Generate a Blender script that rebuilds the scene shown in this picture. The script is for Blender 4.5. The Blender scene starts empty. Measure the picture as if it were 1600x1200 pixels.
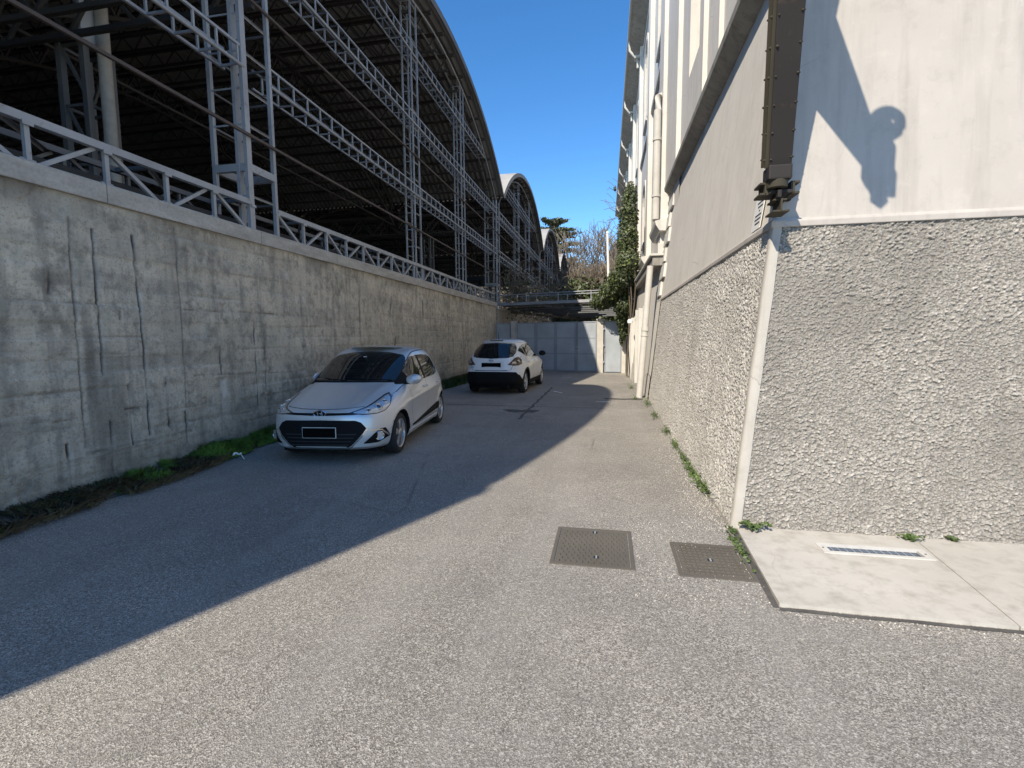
import bpy, bmesh, math, random
import numpy as np
from mathutils import Vector, Matrix
from mathutils.bvhtree import BVHTree
random.seed(7); rng = np.random.default_rng(7)
SC = bpy.context.scene
COL = SC.collection
R_ = math.radians

# ------------------------------------------------------------------ camera
CAM_R = np.array(((0.98156, -0.01083, 0.19085), (0.19098, 0.09678, -0.97681), (-0.00789, 0.99525, 0.09706)))
cd = bpy.data.cameras.new('camera'); cam = bpy.data.objects.new('camera', cd); COL.objects.link(cam)
M = Matrix.Identity(4)
for i in range(3):
    for j in range(3): M[i][j] = CAM_R[i, j]
M.translation = (0, 0, 1.68)
cam.matrix_world = M
cd.sensor_width = 36; cd.lens = 36 * 757 / 1600; cd.clip_start = .05; cd.clip_end = 3000
SC.camera = cam
# ------------------------------------------------------------------ world, sun, exposure
SUN = Vector((.455, 1.02, -1)).normalized()
W = bpy.data.worlds.new('World'); SC.world = W; W.use_nodes = True
nt = W.node_tree; bg = nt.nodes['Background']
sky = nt.nodes.new('ShaderNodeTexSky'); sky.sky_type = 'NISHITA'; sky.sun_disc = False
sky.sun_elevation = math.asin(-SUN.z); sky.sun_rotation = math.atan2(-SUN.x, -SUN.y)
sky.altitude = 1200; sky.air_density = 1.0; sky.dust_density = .1; sky.ozone_density = 3.0
hs = nt.nodes.new('ShaderNodeHueSaturation'); hs.inputs['Saturation'].default_value = 1.25
nt.links.new(sky.outputs[0], hs.inputs['Color']); nt.links.new(hs.outputs[0], bg.inputs[0]); bg.inputs[1].default_value = .15
sl = bpy.data.lights.new('sun', 'SUN'); sl.energy = 4.0; sl.angle = R_(.53); sl.color = (1, .90, .74)
so = bpy.data.objects.new('sun', sl); COL.objects.link(so); so.rotation_euler = SUN.to_track_quat('-Z', 'Y').to_euler()
so.location = (-20, -20, 40)
SC.view_settings.view_transform = 'Standard'; SC.view_settings.look = 'None'
SC.view_settings.exposure = .68; SC.view_settings.gamma = 1
SC.cycles.max_bounces = 8

# ------------------------------------------------------------------ materials
class NT:
    def __init__(s, name):
        m = bpy.data.materials.new(name); m.use_nodes = True; s.m = m; s.t = m.node_tree
        s.b = s.t.nodes['Principled BSDF']
    def n(s, typ, **kw):
        nd = s.t.nodes.new('ShaderNode' + typ)
        for k, v in kw.items():
            if k in nd.inputs: s.set(nd.inputs[k], v)
            else: setattr(nd, k, v)
        return nd
    def set(s, inp, v):
        if isinstance(v, bpy.types.NodeSocket): s.t.links.new(v, inp)
        elif isinstance(v, (tuple, list)) and len(v) == 3 and inp.type == 'RGBA': inp.default_value = (*v, 1)
        else: inp.default_value = v
    def pos(s, scale=(1, 1, 1)):
        g = s.n('NewGeometry'); mp = s.n('Mapping'); mp.inputs['Scale'].default_value = scale
        s.t.links.new(g.outputs['Position'], mp.inputs['Vector']); return mp.outputs[0]
    def obj(s, scale=(1, 1, 1)):
        g = s.n('TexCoord'); mp = s.n('Mapping'); mp.inputs['Scale'].default_value = scale
        s.t.links.new(g.outputs['Object'], mp.inputs['Vector']); return mp.outputs[0]
    def noise(s, vec, sc, det=4, rough=.55, dist=0):
        nd = s.n('TexNoise', Scale=sc, Detail=det, Roughness=rough, Distortion=dist); s.set(nd.inputs['Vector'], vec); return nd.outputs[0]
    def voro(s, vec, sc, out='Distance', feature='F1'):
        nd = s.n('TexVoronoi', Scale=sc); nd.feature = feature; s.set(nd.inputs['Vector'], vec); return nd.outputs[out]
    def ramp(s, fac, *stops):
        r = s.n('ValToRGB'); s.set(r.inputs[0], fac); e = r.color_ramp.elements
        while len(e) < len(stops): e.new(.5)
        for el, (p, c) in zip(e, stops):
            el.position = p; el.color = (*c, 1) if isinstance(c, tuple) else (c, c, c, 1)
        return r.outputs[0]
    def mix(s, fac, a, b, mode='MIX'):
        x = s.n('Mix', data_type='RGBA', blend_type=mode)
        s.set(x.inputs[0], fac); s.set(x.inputs[6], a); s.set(x.inputs[7], b); return x.outputs[2]
    def math(s, op, a, b=0.):
        x = s.n('Math', operation=op); s.set(x.inputs[0], a); s.set(x.inputs[1], b); return x.outputs[0]
    def attr(s, name): return s.n('Attribute', attribute_name=name).outputs['Fac']
    def bump(s, h, strength=.5, dist=.01, prev=None):
        b = s.n('Bump', Strength=strength, Distance=dist); s.set(b.inputs['Height'], h)
        if prev: s.set(b.inputs['Normal'], prev)
        return b.outputs[0]
    def out(s, col=None, rough=None, normal=None, metal=None, **kw):
        I = s.b.inputs
        if col is not None: s.set(I['Base Color'], col)
        if rough is not None: s.set(I['Roughness'], rough)
        if normal is not None: s.set(I['Normal'], normal)
        if metal is not None: s.set(I['Metallic'], metal)
        for k, v in kw.items(): s.set(I[k.replace('_', ' ')], v)
        return s.m
def plain(name, c, rough=.6, metal=0., var=.12, sc=3., **kw):
    n = NT(name); v = n.pos(); f = n.noise(v, sc, 5)
    lo = tuple(x * (1 - var) for x in c); hi = tuple(min(1, x * (1 + var)) for x in c)
    return n.out(n.ramp(f, (.3, lo), (.7, hi)), rough, None, metal, **kw)

def m_asphalt():
    n = NT('asphalt'); v = n.pos()
    big = n.noise(v, .35, 4, .6); mid = n.noise(v, 2.2, 5, .6); fine = n.noise(v, 220, 2, .6)
    def cell(sc, ch):
        q = n.n('SeparateColor'); n.set(q.inputs[0], n.voro(v, sc, 'Color')); return q.outputs[ch]
    g1 = cell(150, 0); g2 = cell(240, 1); g3 = cell(95, 2)
    grain = n.ramp(n.mix(.45, g1, g2), (.12, (.095, .086, .075)), (.42, (.225, .208, .184)), (.62, (.33, .308, .274)), (.9, (.58, .545, .495)))
    tone = n.ramp(big, (.3, (.74, .74, .75)), (.7, (1.15, 1.14, 1.12)))
    base = n.mix(1., grain, tone, 'MULTIPLY')
    base = n.mix(n.ramp(mid, (.38, .0), (.68, .38)), base, (.19, .178, .16))
    wear = n.noise(n.pos((.3, 1.1, 1)), .9, 5, .65)
    base = n.mix(n.ramp(wear, (.52, 0.), (.72, .4)), base, (.29, .272, .245))
    base = n.mix(n.ramp(g3, (.955, 0.), (.975, .6)), base, (.52, .5, .46))
    stain = n.noise(n.pos((1, .6, 1)), .8, 6, .7)
    base = n.mix(n.ramp(stain, (.58, 0.), (.76, .42)), base, (.11, .103, .094))
    trk = n.noise(n.pos((1.6, .07, 1)), 1.1, 4, .6); base = n.mix(n.ramp(trk, (.5, 0.), (.66, .28)), base, (.33, .312, .285))
    crk = n.ramp(n.voro(n.mix(.35, v, n.n('TexNoise', Scale=1.6, Detail=6.).outputs['Color']), .55, 'Distance', 'DISTANCE_TO_EDGE'), (.0, .55), (.006, 0.)); base = n.mix(n.mix(1., crk, n.ramp(n.noise(v, .5, 2), (.5, 0.), (.6, 1.)), 'MULTIPLY'), base, (.06, .056, .05))
    d1 = n.voro(v, 150); h = n.mix(.4, d1, fine)
    return n.out(base, .88, n.bump(h, .8, .007))
def m_concrete_wall():
    n = NT('board_marked_concrete'); v = n.pos()
    a = n.noise(v, .8, 6, .62); b = n.noise(v, 6, 7, .7); st = n.noise(n.pos((1, 3.2, .3)), 1.6, 7, .65); fl = n.noise(n.pos((1, .7, 5)), 2.5, 6, .65); gr = n.noise(v, 38, 4, .7)
    c = n.ramp(a, (.3, (.54, .48, .385)), (.7, (.72, .65, .53)))
    c = n.mix(1., c, n.ramp(n.attr('tone'), (0., (.72, .72, .73)), (1., (1.12, 1.11, 1.08))), 'MULTIPLY')
    c = n.mix(n.ramp(st, (.5, .0), (.7, .7)), c, (.2, .188, .165))
    c = n.mix(n.ramp(fl, (.54, 0.), (.72, .5)), c, (.62, .59, .53))
    c = n.mix(n.ramp(b, (.36, .65), (.52, .0)), c, (.2, .185, .16))
    c = n.mix(n.ramp(gr, (.34, .5), (.48, .0)), c, (.19, .175, .15))
    c = n.mix(n.ramp(gr, (.62, .0), (.74, .45)), c, (.68, .65, .6))
    pits = n.ramp(n.voro(v, 21), (.05, .85), (.12, 0.)); c = n.mix(pits, c, (.09, .08, .07))
    c = n.mix(n.attr('dirt'), c, (.11, .10, .082))
    c = n.mix(n.attr('lichen'), c, (.33, .335, .27))
    c = n.mix(n.attr('slit'), c, (.03, .022, .017))
    c = n.mix(n.attr('pale'), c, (.66, .65, .62))
    h = n.mix(.5, b, gr)
    return n.out(c, .9, n.bump(pits, -.6, .008, n.bump(h, 1., .02)))
def m_coping():
    n = NT('coping_concrete'); v = n.pos(); a = n.noise(n.pos((1, .8, 3)), 2.5, 6, .65); b = n.noise(v, 30, 4, .6)
    c = n.ramp(a, (.3, (.36, .335, .295)), (.68, (.55, .52, .465)))
    c = n.mix(n.ramp(b, (.35, .3), (.55, 0.)), c, (.22, .2, .18))
    return n.out(c, .88, n.bump(b, .5, .006))
def m_roughcast(name, lo, hi, pitc, vs=70):
    n = NT(name); v = n.pos(); a = n.noise(v, 1.1, 5, .6); b = n.noise(v, 75, 4, .7)
    c = n.ramp(a, (.3, lo), (.7, hi))
    vz = n.voro(v, vs); c = n.mix(n.ramp(vz, (.46, 0.), (.68, .7)), c, pitc); c = n.mix(n.attr('lump'), c, tuple(min(.75, x * 1.75) for x in hi)); c = n.mix(n.attr('pit'), c, pitc)  # pits are darkened in colour to deepen the small shadows of the relief
    c = n.mix(n.ramp(b, (.34, .55), (.52, 0.)), c, tuple(x * .5 for x in lo)); c = n.mix(n.ramp(b, (.58, 0.), (.7, .4)), c, tuple(min(1, x * 1.35) for x in hi))
    c = n.mix(n.attr('dirt'), c, tuple(x * .62 for x in lo))
    return n.out(c, .92, n.bump(vz, -.8, .012, n.bump(b, .8, .008)))
def m_plaster(name, lo, hi, streak, amt=.5):
    n = NT(name); v = n.pos(); a = n.noise(v, .9, 6, .6); st = n.noise(n.pos((4, 4, .3)), 1.6, 6, .65); b = n.noise(v, 40, 4, .6)
    c = n.ramp(a, (.3, lo), (.7, hi)); c = n.mix(n.ramp(st, (.48, 0.), (.72, amt)), c, streak)
    wv = n.noise(v, 5, 7, .7); c = n.mix(n.ramp(wv, (.54, 0.), (.7, .45)), c, streak); c = n.mix(n.ramp(wv, (.3, .35), (.44, 0.)), c, tuple(min(1, q * 1.12) for q in hi))
    ck = n.ramp(n.voro(n.mix(.3, v, n.n('TexNoise', Scale=2.2, Detail=6.).outputs['Color']), .8, 'Distance', 'DISTANCE_TO_EDGE'), (0., .5), (.004, 0.)); c = n.mix(n.mix(1., ck, n.ramp(n.noise(v, .9, 2), (.52, 0.), (.6, 1.)), 'MULTIPLY'), c, tuple(q * .55 for q in streak))
    return n.out(c, .85, n.bump(n.mix(.6, b, wv), .25, .006))
def m_steel(name, c, rust=.2, rough=.5, metal=.25):
    n = NT(name); v = n.pos(); a = n.noise(v, 9, 6, .65); b = n.noise(v, 1.2, 3)
    lo = tuple(x * .75 for x in c)
    k = n.ramp(b, (.3, lo), (.7, c)); k = n.mix(n.ramp(a, (.58, 0.), (.72, rust)), k, (.12, .075, .045))
    return n.out(k, rough, n.bump(a, .2, .003), metal)
def m_leaf(name, c, var=.45, trans=.25):
    n = NT(name); i = n.n('ObjectInfo'); v = n.pos(); w = n.n('TexWhiteNoise'); w.noise_dimensions = '3D'
    g = n.noise(v, 2.5, 3); q = n.noise(v, 23, 1)
    f = n.mix(.5, g, q)
    lo = tuple(x * (1 - var) for x in c); hi = tuple(x * (1 + var) for x in c)
    return n.out(n.ramp(f, (.36, lo), (.64, hi)), .55)
MT = {}
def mats():
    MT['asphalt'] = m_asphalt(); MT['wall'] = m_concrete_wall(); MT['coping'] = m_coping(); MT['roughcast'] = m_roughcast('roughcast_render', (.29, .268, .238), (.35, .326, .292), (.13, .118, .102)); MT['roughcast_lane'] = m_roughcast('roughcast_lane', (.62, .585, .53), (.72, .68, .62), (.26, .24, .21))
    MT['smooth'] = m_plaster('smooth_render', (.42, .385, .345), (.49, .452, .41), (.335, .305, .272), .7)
    MT['smooth_lane_lit'] = m_plaster('smooth_render_lane_lit', (.60, .56, .50), (.68, .64, .58), (.49, .455, .405), .55)  # lighter copy of the front render, making up for weaker sun on this side
    MT['facade'] = m_plaster('facade_plaster', (.60, .565, .51), (.67, .635, .58), (.47, .44, .395), .5)
    MT['trim'] = m_plaster('trim_plaster', (.52, .5, .46), (.62, .6, .56), (.38, .365, .335), .4)
    MT['ledge'] = m_plaster('weathered_ledge', (.25, .235, .21), (.36, .34, .305), (.13, .12, .105), .7)
    MT['strip'] = m_plaster('corner_strip', (.40, .375, .335), (.48, .452, .41), (.29, .27, .24), .7)
    MT['slab'] = m_plaster('slab_concrete', (.45, .42, .37), (.54, .51, .455), (.31, .285, .24), .7)
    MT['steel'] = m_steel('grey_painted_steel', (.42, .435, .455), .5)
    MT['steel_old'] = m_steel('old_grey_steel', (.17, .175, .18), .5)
    MT['steel_dark'] = m_steel('dark_roof_steel', (.06, .055, .05), .5, .8, 0)
    MT['rod'] = m_steel('rusty_rod', (.11, .085, .07), .6, .8, 0)
    MT['sheet'] = m_steel('corrugated_sheet', (.21, .205, .198), .25, .8, 0)
    MT['sheet_top'] = m_steel('weathered_roof_sheet', (.42, .40, .37), .25, .8, 0)
    MT['iron'] = m_steel('crane_iron', (.026, .021, .019), .35, .75, .1)
    MT['iron2'] = m_steel('crane_side_iron', (.06, .052, .035), .3, .85, .1)
    MT['pipe'] = plain('pipe_fibre_cement', (.42, .395, .35), .8, 0, .12, 8)
    MT['pipe2'] = plain('pipe_painted', (.50, .48, .44), .7, 0, .08, 4)
    MT['gate'] = m_steel('galvanised_gate', (.48, .52, .56), .08, .45, .3)
    MT['gateframe'] = m_steel('gate_frame_steel', (.36, .39, .43), .2, .5, .3)
    MT['pillar'] = plain('pillar_plaster', (.5, .47, .42), .85)
    MT['black'] = plain('black', (.012, .012, .013), .5)
    MT['glass'] = NT('dark_glass').out((.012, .014, .016), .06, None, 0., Specular_IOR_Level=.7)
    MT['frost'] = NT('basement_glass').out((.05, .08, .13), .12)
    MT['white'] = plain('white_paint', (.78, .77, .74), .6, 0, .04)
    MT['cover'] = m_steel('cast_iron_cover', (.15, .135, .112), .35, .7, .2)
    MT['bark'] = plain('bark', (.10, .08, .06), .9, 0, .3, 6)
    MT['twig'] = plain('winter_twigs', (.20, .165, .125), .9, 0, .3, .4)
    MT['wood'] = plain('far_wood', (.17, .14, .10), .9, 0, .3, .3)
    MT['ivy'] = m_leaf('ivy_leaves', (.045, .062, .022)); MT['ivytip'] = m_leaf('young_ivy', (.12, .15, .035))
    MT['grass'] = m_leaf('grass_blades', (.17, .29, .05)); MT['dry'] = m_leaf('dry_stalks', (.30, .24, .14))
    MT['weed'] = m_leaf('weeds', (.075, .115, .03)); MT['cedar'] = m_leaf('cedar_needles', (.13, .14, .075))
    MT['shrub'] = m_leaf('shrub_leaves', (.075, .095, .035))
mats()

# ------------------------------------------------------------------ mesh helpers
def link(o, parent=None, mat=None):
    COL.objects.link(o)
    if parent is not None: o.parent = parent
    return o
def tag(o, label=None, cat=None, group=None, kind=None):
    if label: o['label'] = label
    if cat: o['category'] = cat
    if group: o['group'] = group
    if kind: o['kind'] = kind
    return o
def thing(name, loc, label, cat, group=None, rz=0.):
    o = bpy.data.objects.new(name, None); COL.objects.link(o); o.location = loc; o.rotation_euler.z = rz
    o.empty_display_size = .3
    return tag(o, label, cat, group)
def wpos(o):
    p = Vector((0, 0, 0))
    while o is not None: p = p + o.location; o = o.parent
    return p
class MB:
    def __init__(s): s.v = []; s.f = []; s.mi = []
    def add(s, vs, fs, mi=0):
        k = len(s.v); s.v.extend([tuple(map(float, p)) for p in vs]); s.f.extend([tuple(i + k for i in f) for f in fs]); s.mi.extend([mi] * len(fs)); return s
    def box(s, c, d, mi=0, rz=0.):
        x, y, z = (q / 2 for q in d); cs, sn = math.cos(rz), math.sin(rz)
        vs = []
        for a in (-x, x):
            for b in (-y, y):
                for e in (-z, z): vs.append((c[0] + a * cs - b * sn, c[1] + a * sn + b * cs, c[2] + e))
        return s.add(vs, [(0, 1, 3, 2), (4, 6, 7, 5), (0, 4, 5, 1), (2, 3, 7, 6), (0, 2, 6, 4), (1, 5, 7, 3)], mi)
    def bb(s, lo, hi, mi=0): return s.box([(a + b) / 2 for a, b in zip(lo, hi)], [b - a for a, b in zip(lo, hi)], mi)
    def bar(s, p, q, w, h=None, mi=0, up=(0, 0, 1)):
        h = h or w; p = Vector(p); q = Vector(q); d = (q - p).normalized(); u = Vector(up)
        if abs(d.dot(u)) > .98: u = Vector((1, 0, 0))
        a = d.cross(u).normalized(); b = a.cross(d)
        vs = [e + a * (i * w / 2) + b * (j * h / 2) for e in (p, q) for i, j in ((-1, -1), (1, -1), (1, 1), (-1, 1))]
        return s.add(vs, [(3, 2, 1, 0), (4, 5, 6, 7), (0, 1, 5, 4), (1, 2, 6, 5), (2, 3, 7, 6), (3, 0, 4, 7)], mi)
    def tube(s, pts, r, n=8, mi=0, cap=True):
        pts = [Vector(p) for p in pts]; rs = r if isinstance(r, (list, tuple)) else [r] * len(pts); rings = []; k0 = len(s.v); vs = []
        for i, p in enumerate(pts):
            d = (pts[min(i + 1, len(pts) - 1)] - pts[max(i - 1, 0)]).normalized(); u = Vector((0, 0, 1)) if abs(d.z) < .9 else Vector((1, 0, 0))
            a = d.cross(u).normalized(); b = a.cross(d)
            vs += [p + (a * math.cos(t) + b * math.sin(t)) * rs[i] for t in [2 * math.pi * j / n for j in range(n)]]
        fs = []
        for i in range(len(pts) - 1):
            for j in range(n): fs.append((i * n + j, i * n + (j + 1) % n, (i + 1) * n + (j + 1) % n, (i + 1) * n + j))
        if cap: fs += [tuple(range(n))[::-1], tuple(range((len(pts) - 1) * n, len(pts) * n))]
        return s.add(vs, fs, mi)
    def prism(s, poly, f0, f1, mi=0):
        n = len(poly); vs = [f0(*p) for p in poly] + [f1(*p) for p in poly]
        return s.add(vs, [tuple(range(n))[::-1], tuple(range(n, 2 * n))] + [(i, (i + 1) % n, n + (i + 1) % n, n + i) for i in range(n)], mi)
    def grid(s, P, mi=0):
        P = np.asarray(P); a, b = P.shape[:2]; k = len(s.v); s.v.extend(map(tuple, P.reshape(-1, 3).tolist()))
        s.f.extend([(k + i * b + j, k + (i + 1) * b + j, k + (i + 1) * b + j + 1, k + i * b + j + 1) for i in range(a - 1) for j in range(b - 1)])
        s.mi.extend([mi] * ((a - 1) * (b - 1))); return s
    def lathe(s, prof, n=32, mi=0, org=(0, 0, 0), axis='y'):
        vs = []
        for (a, r) in prof:
            for j in range(n):
                t = 2 * math.pi * j / n; p = (r * math.cos(t), a, r * math.sin(t)) if axis == 'y' else (r * math.cos(t), r * math.sin(t), a)
                vs.append(tuple(p[i] + org[i] for i in range(3)))
        m = len(prof)
        return s.add(vs, [(i * n + j, i * n + (j + 1) % n, (i + 1) * n + (j + 1) % n, (i + 1) * n + j) for i in range(m - 1) for j in range(n)], mi)
    def mesh(s, name, mat, org=(0, 0, 0), smooth=False, bevel=0, fixn=True):
        me = bpy.data.meshes.new(name); o = Vector(org)
        me.from_pydata([(p[0] - o.x, p[1] - o.y, p[2] - o.z) for p in s.v], [], s.f)
        for m in (mat if isinstance(mat, (list, tuple)) else [mat]): me.materials.append(MT[m] if isinstance(m, str) else m)
        if any(s.mi): me.polygons.foreach_set('material_index', s.mi)
        if fixn or bevel:
            bm = bmesh.new(); bm.from_mesh(me)
            if fixn: bmesh.ops.recalc_face_normals(bm, faces=bm.faces)
            if bevel: bmesh.ops.bevel(bm, geom=[e for e in bm.edges if len(e.link_faces) == 2 and e.calc_face_angle(0) > .6], offset=bevel, segments=2, affect='EDGES', profile=.6)
            bm.to_mesh(me); bm.free()
        if smooth:
            me.polygons.foreach_set('use_smooth', [True] * len(me.polygons)); me.set_sharp_from_angle(angle=R_(smooth if smooth > 1 else 40))
        return me
    def build(s, name, mat, parent=None, org=None, smooth=False, bevel=0, fixn=True):
        pw = wpos(parent) if parent is not None else Vector((0, 0, 0))
        o_ = Vector(org) if org is not None else pw
        ob = bpy.data.objects.new(name, s.mesh(name, mat, o_, smooth, bevel, fixn)); ob.location = o_ - pw
        return link(ob, parent)
def MBox(lo, hi): return MB().bb(lo, hi)
def part(name, mat, parent, lo, hi, bevel=0): return MB().bb(lo, hi).build(name, mat, parent, None, False, bevel)
# shared unit meshes for steel pieces: length along z from -.5 to .5
_unit = {}
def unit(kind, mat):
    k = (kind, mat)
    if k not in _unit:
        m = MB()
        if kind == 'box': m.box((0, 0, 0), (1, 1, 1))
        elif kind == 'tube': m.tube([(0, 0, -.5), (0, 0, .5)], .5, 10)
        elif kind == 'angle':
            t = .16; m.prism([(-.5, -.5), (.5, -.5), (.5, -.5 + t), (-.5 + t, -.5 + t), (-.5 + t, .5), (-.5, .5)], lambda x, y: (x, y, -.5), lambda x, y: (x, y, .5))
        _unit[k] = m.mesh('steel_' + kind, mat, smooth=35 if kind == 'tube' else False)
    return _unit[k]
def strut(name, p, q, w, h, mat, parent, kind='box', up=(0, 0, 1)):
    p = Vector(p); q = Vector(q); d = q - p; L = d.length; d.normalize(); u = Vector(up)
    if abs(d.dot(u)) > .98: u = Vector((1, 0, 0))
    a = d.cross(u).normalized(); b = d.cross(a)
    o = bpy.data.objects.new(name, unit(kind, mat)); pw = wpos(parent) if parent is not None else Vector((0, 0, 0))
    m = Matrix((a, b, d)).transposed()
    o.rotation_euler = m.to_euler(); o.location = (p + q) / 2 - pw; o.scale = (w, h or w, L)
    return link(o, parent)
# numpy noise
def _h(ix, iy, s=0): 
    n = (ix.astype(np.int64) * 374761393 + iy.astype(np.int64) * 668265263 + s * 1442695041) & 0x7fffffff
    n = ((n ^ (n >> 13)) * 1274126177) & 0x7fffffff
    return ((n ^ (n >> 16)) & 0xffff) / 65535.
def vnoise(x, y, s=0):
    ix = np.floor(x); iy = np.floor(y); fx = x - ix; fy = y - iy; fx = fx * fx * (3 - 2 * fx); fy = fy * fy * (3 - 2 * fy)
    return (_h(ix, iy, s) * (1 - fx) + _h(ix + 1, iy, s) * fx) * (1 - fy) + (_h(ix, iy + 1, s) * (1 - fx) + _h(ix + 1, iy + 1, s) * fx) * fy
def fbm(x, y, o=4, s=0):
    t = 0; a = .5
    for i in range(o): t = t + a * vnoise(x * 2 ** i, y * 2 ** i, s + i * 17); a *= .5
    return t / (1 - .5 ** o)
def worley(x, y, s=0):
    ix = np.floor(x); iy = np.floor(y); d1 = np.full(x.shape, 9.); idr = np.zeros(x.shape)
    for a in (-1, 0, 1):
        for b in (-1, 0, 1):
            jx = ix + a; jy = iy + b; px = jx + _h(jx, jy, s); py = jy + _h(jx, jy, s + 5); d = (px - x) ** 2 + (py - y) ** 2
            r = _h(jx, jy, s + 9); idr = np.where(d < d1, r, idr); d1 = np.minimum(d1, d)
    return np.sqrt(d1), idr
def grid_mesh(name, P, mat, attrs=None, parent=None, smooth=True):
    P = np.asarray(P, dtype=np.float64); a, b = P.shape[:2]; me = bpy.data.meshes.new(name)
    pw = wpos(parent) if parent is not None else Vector((0, 0, 0))
    v = P.reshape(-1, 3) - np.array(pw)
    idx = np.arange(a * b).reshape(a, b); q = np.stack([idx[:-1, :-1], idx[1:, :-1], idx[1:, 1:], idx[:-1, 1:]], -1).reshape(-1, 4)
    me.vertices.add(len(v)); me.vertices.foreach_set('co', v.ravel())
    me.loops.add(q.size); me.loops.foreach_set('vertex_index', q.ravel().astype(np.int32))
    me.polygons.add(len(q)); me.polygons.foreach_set('loop_start', np.arange(0, q.size, 4, dtype=np.int32))
    me.update(calc_edges=True)
    for k, arr in (attrs or {}).items():
        at = me.attributes.new(k, 'FLOAT', 'POINT'); at.data.foreach_set('value', np.clip(np.asarray(arr, dtype=np.float32).ravel(), 0, 1))
    if smooth: me.polygons.foreach_set('use_smooth', [True] * len(me.polygons))
    me.materials.append(MT[mat] if isinstance(mat, str) else mat)
    o = bpy.data.objects.new(name, me); return link(o, parent)
def leaves(name, pts, size, mat, parent=None, nrm=None, elong=1.5, jit=.45, org=None):
    """many small kite-shaped leaf faces"""
    pts = np.asarray(pts); n = len(pts); d = rng.normal(size=(n, 3))
    if nrm is not None: d = np.asarray(nrm) + d * jit
    d /= np.linalg.norm(d, axis=1)[:, None]; t = rng.normal(size=(n, 3)); t -= d * (t * d).sum(1)[:, None]; t /= np.linalg.norm(t, axis=1)[:, None]; b = np.cross(d, t)
    s = (size * rng.uniform(.6, 1.4, n))[:, None]
    V = np.stack([pts - t * s * elong / 2, pts + b * s / 2 - t * s * .1 + d * s * .12, pts + t * s * elong / 2, pts - b * s / 2 - t * s * .1 + d * s * .12], 1).reshape(-1, 3)
    pw = np.array(wpos(parent)) if parent is not None else np.zeros(3)
    me = bpy.data.meshes.new(name); me.vertices.add(4 * n); me.vertices.foreach_set('co', (V - pw).ravel())
    q = np.arange(4 * n, dtype=np.int32); me.loops.add(4 * n); me.loops.foreach_set('vertex_index', q); me.polygons.add(n); me.polygons.foreach_set('loop_start', np.arange(0, 4 * n, 4, dtype=np.int32))
    me.update(calc_edges=True); me.materials.append(MT[mat]); o = bpy.data.objects.new(name, me); return link(o, parent)
# ------------------------------------------------------------------ ground
g = MB()
g.add([(-400, -60, 0), (400, -60, 0), (400, 900, 0), (-400, 900, 0)], [(0, 1, 2, 3)])
ground = tag(g.build('ground', 'asphalt'), kind='structure')
def m_patch():
    n = NT('dark_tar_joint'); v = n.pos(); a = n.noise(v, 9, 5, .6); b = n.noise(v, 120, 2)
    return n.out(n.ramp(a, (.3, (.06, .056, .052)), (.7, (.11, .104, .096))), .85, n.bump(b, .5, .004))
MT['tar'] = m_patch()
# tar-filled trench joint running up the lane, and a round dark repair
def ribbon(name, pts, w, z, mat, parent, seed=0, org=None):
    vs = []; fs = []; n = len(pts)
    for i, (x, y) in enumerate(pts):
        k = 1 + .5 * (float(_h(np.array(i * 3 + seed), np.array(seed + 1))) - .5)
        a = pts[max(i - 1, 0)]; b = pts[min(i + 1, n - 1)]; d = Vector((b[0] - a[0], b[1] - a[1])).normalized(); nx, ny = -d.y, d.x
        vs += [(x + nx * w * k / 2, y + ny * w * k / 2, z), (x - nx * w * k / 2, y - ny * w * k / 2, z)]
    fs = [(2 * i, 2 * i + 1, 2 * i + 3, 2 * i + 2) for i in range(n - 1)]
    return MB().add(vs, fs).build(name, mat, parent)
ribbon('tar_joint', [(-1.75 + .02 * math.sin(i * 1.7), 9.6 + i * .22) for i in range(30)], .07, .004, 'tar', ground, 3)
ribbon('tar_repair', [(-2.25 + i * .06, 10.72 + .05 * math.sin(i * .9)) for i in range(13)], .34, .0045, 'tar', ground, 11)
ribbon('tar_repair', [(-.05 + i * .1, 13.15 + .03 * math.sin(i)) for i in range(11)], .3, .004, 'tar', ground, 5)
ribbon('tar_joint', [(-5.0 + i * .45, 11.6 - i * .02) for i in range(12)], .05, .004, 'tar', ground, 8)

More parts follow.
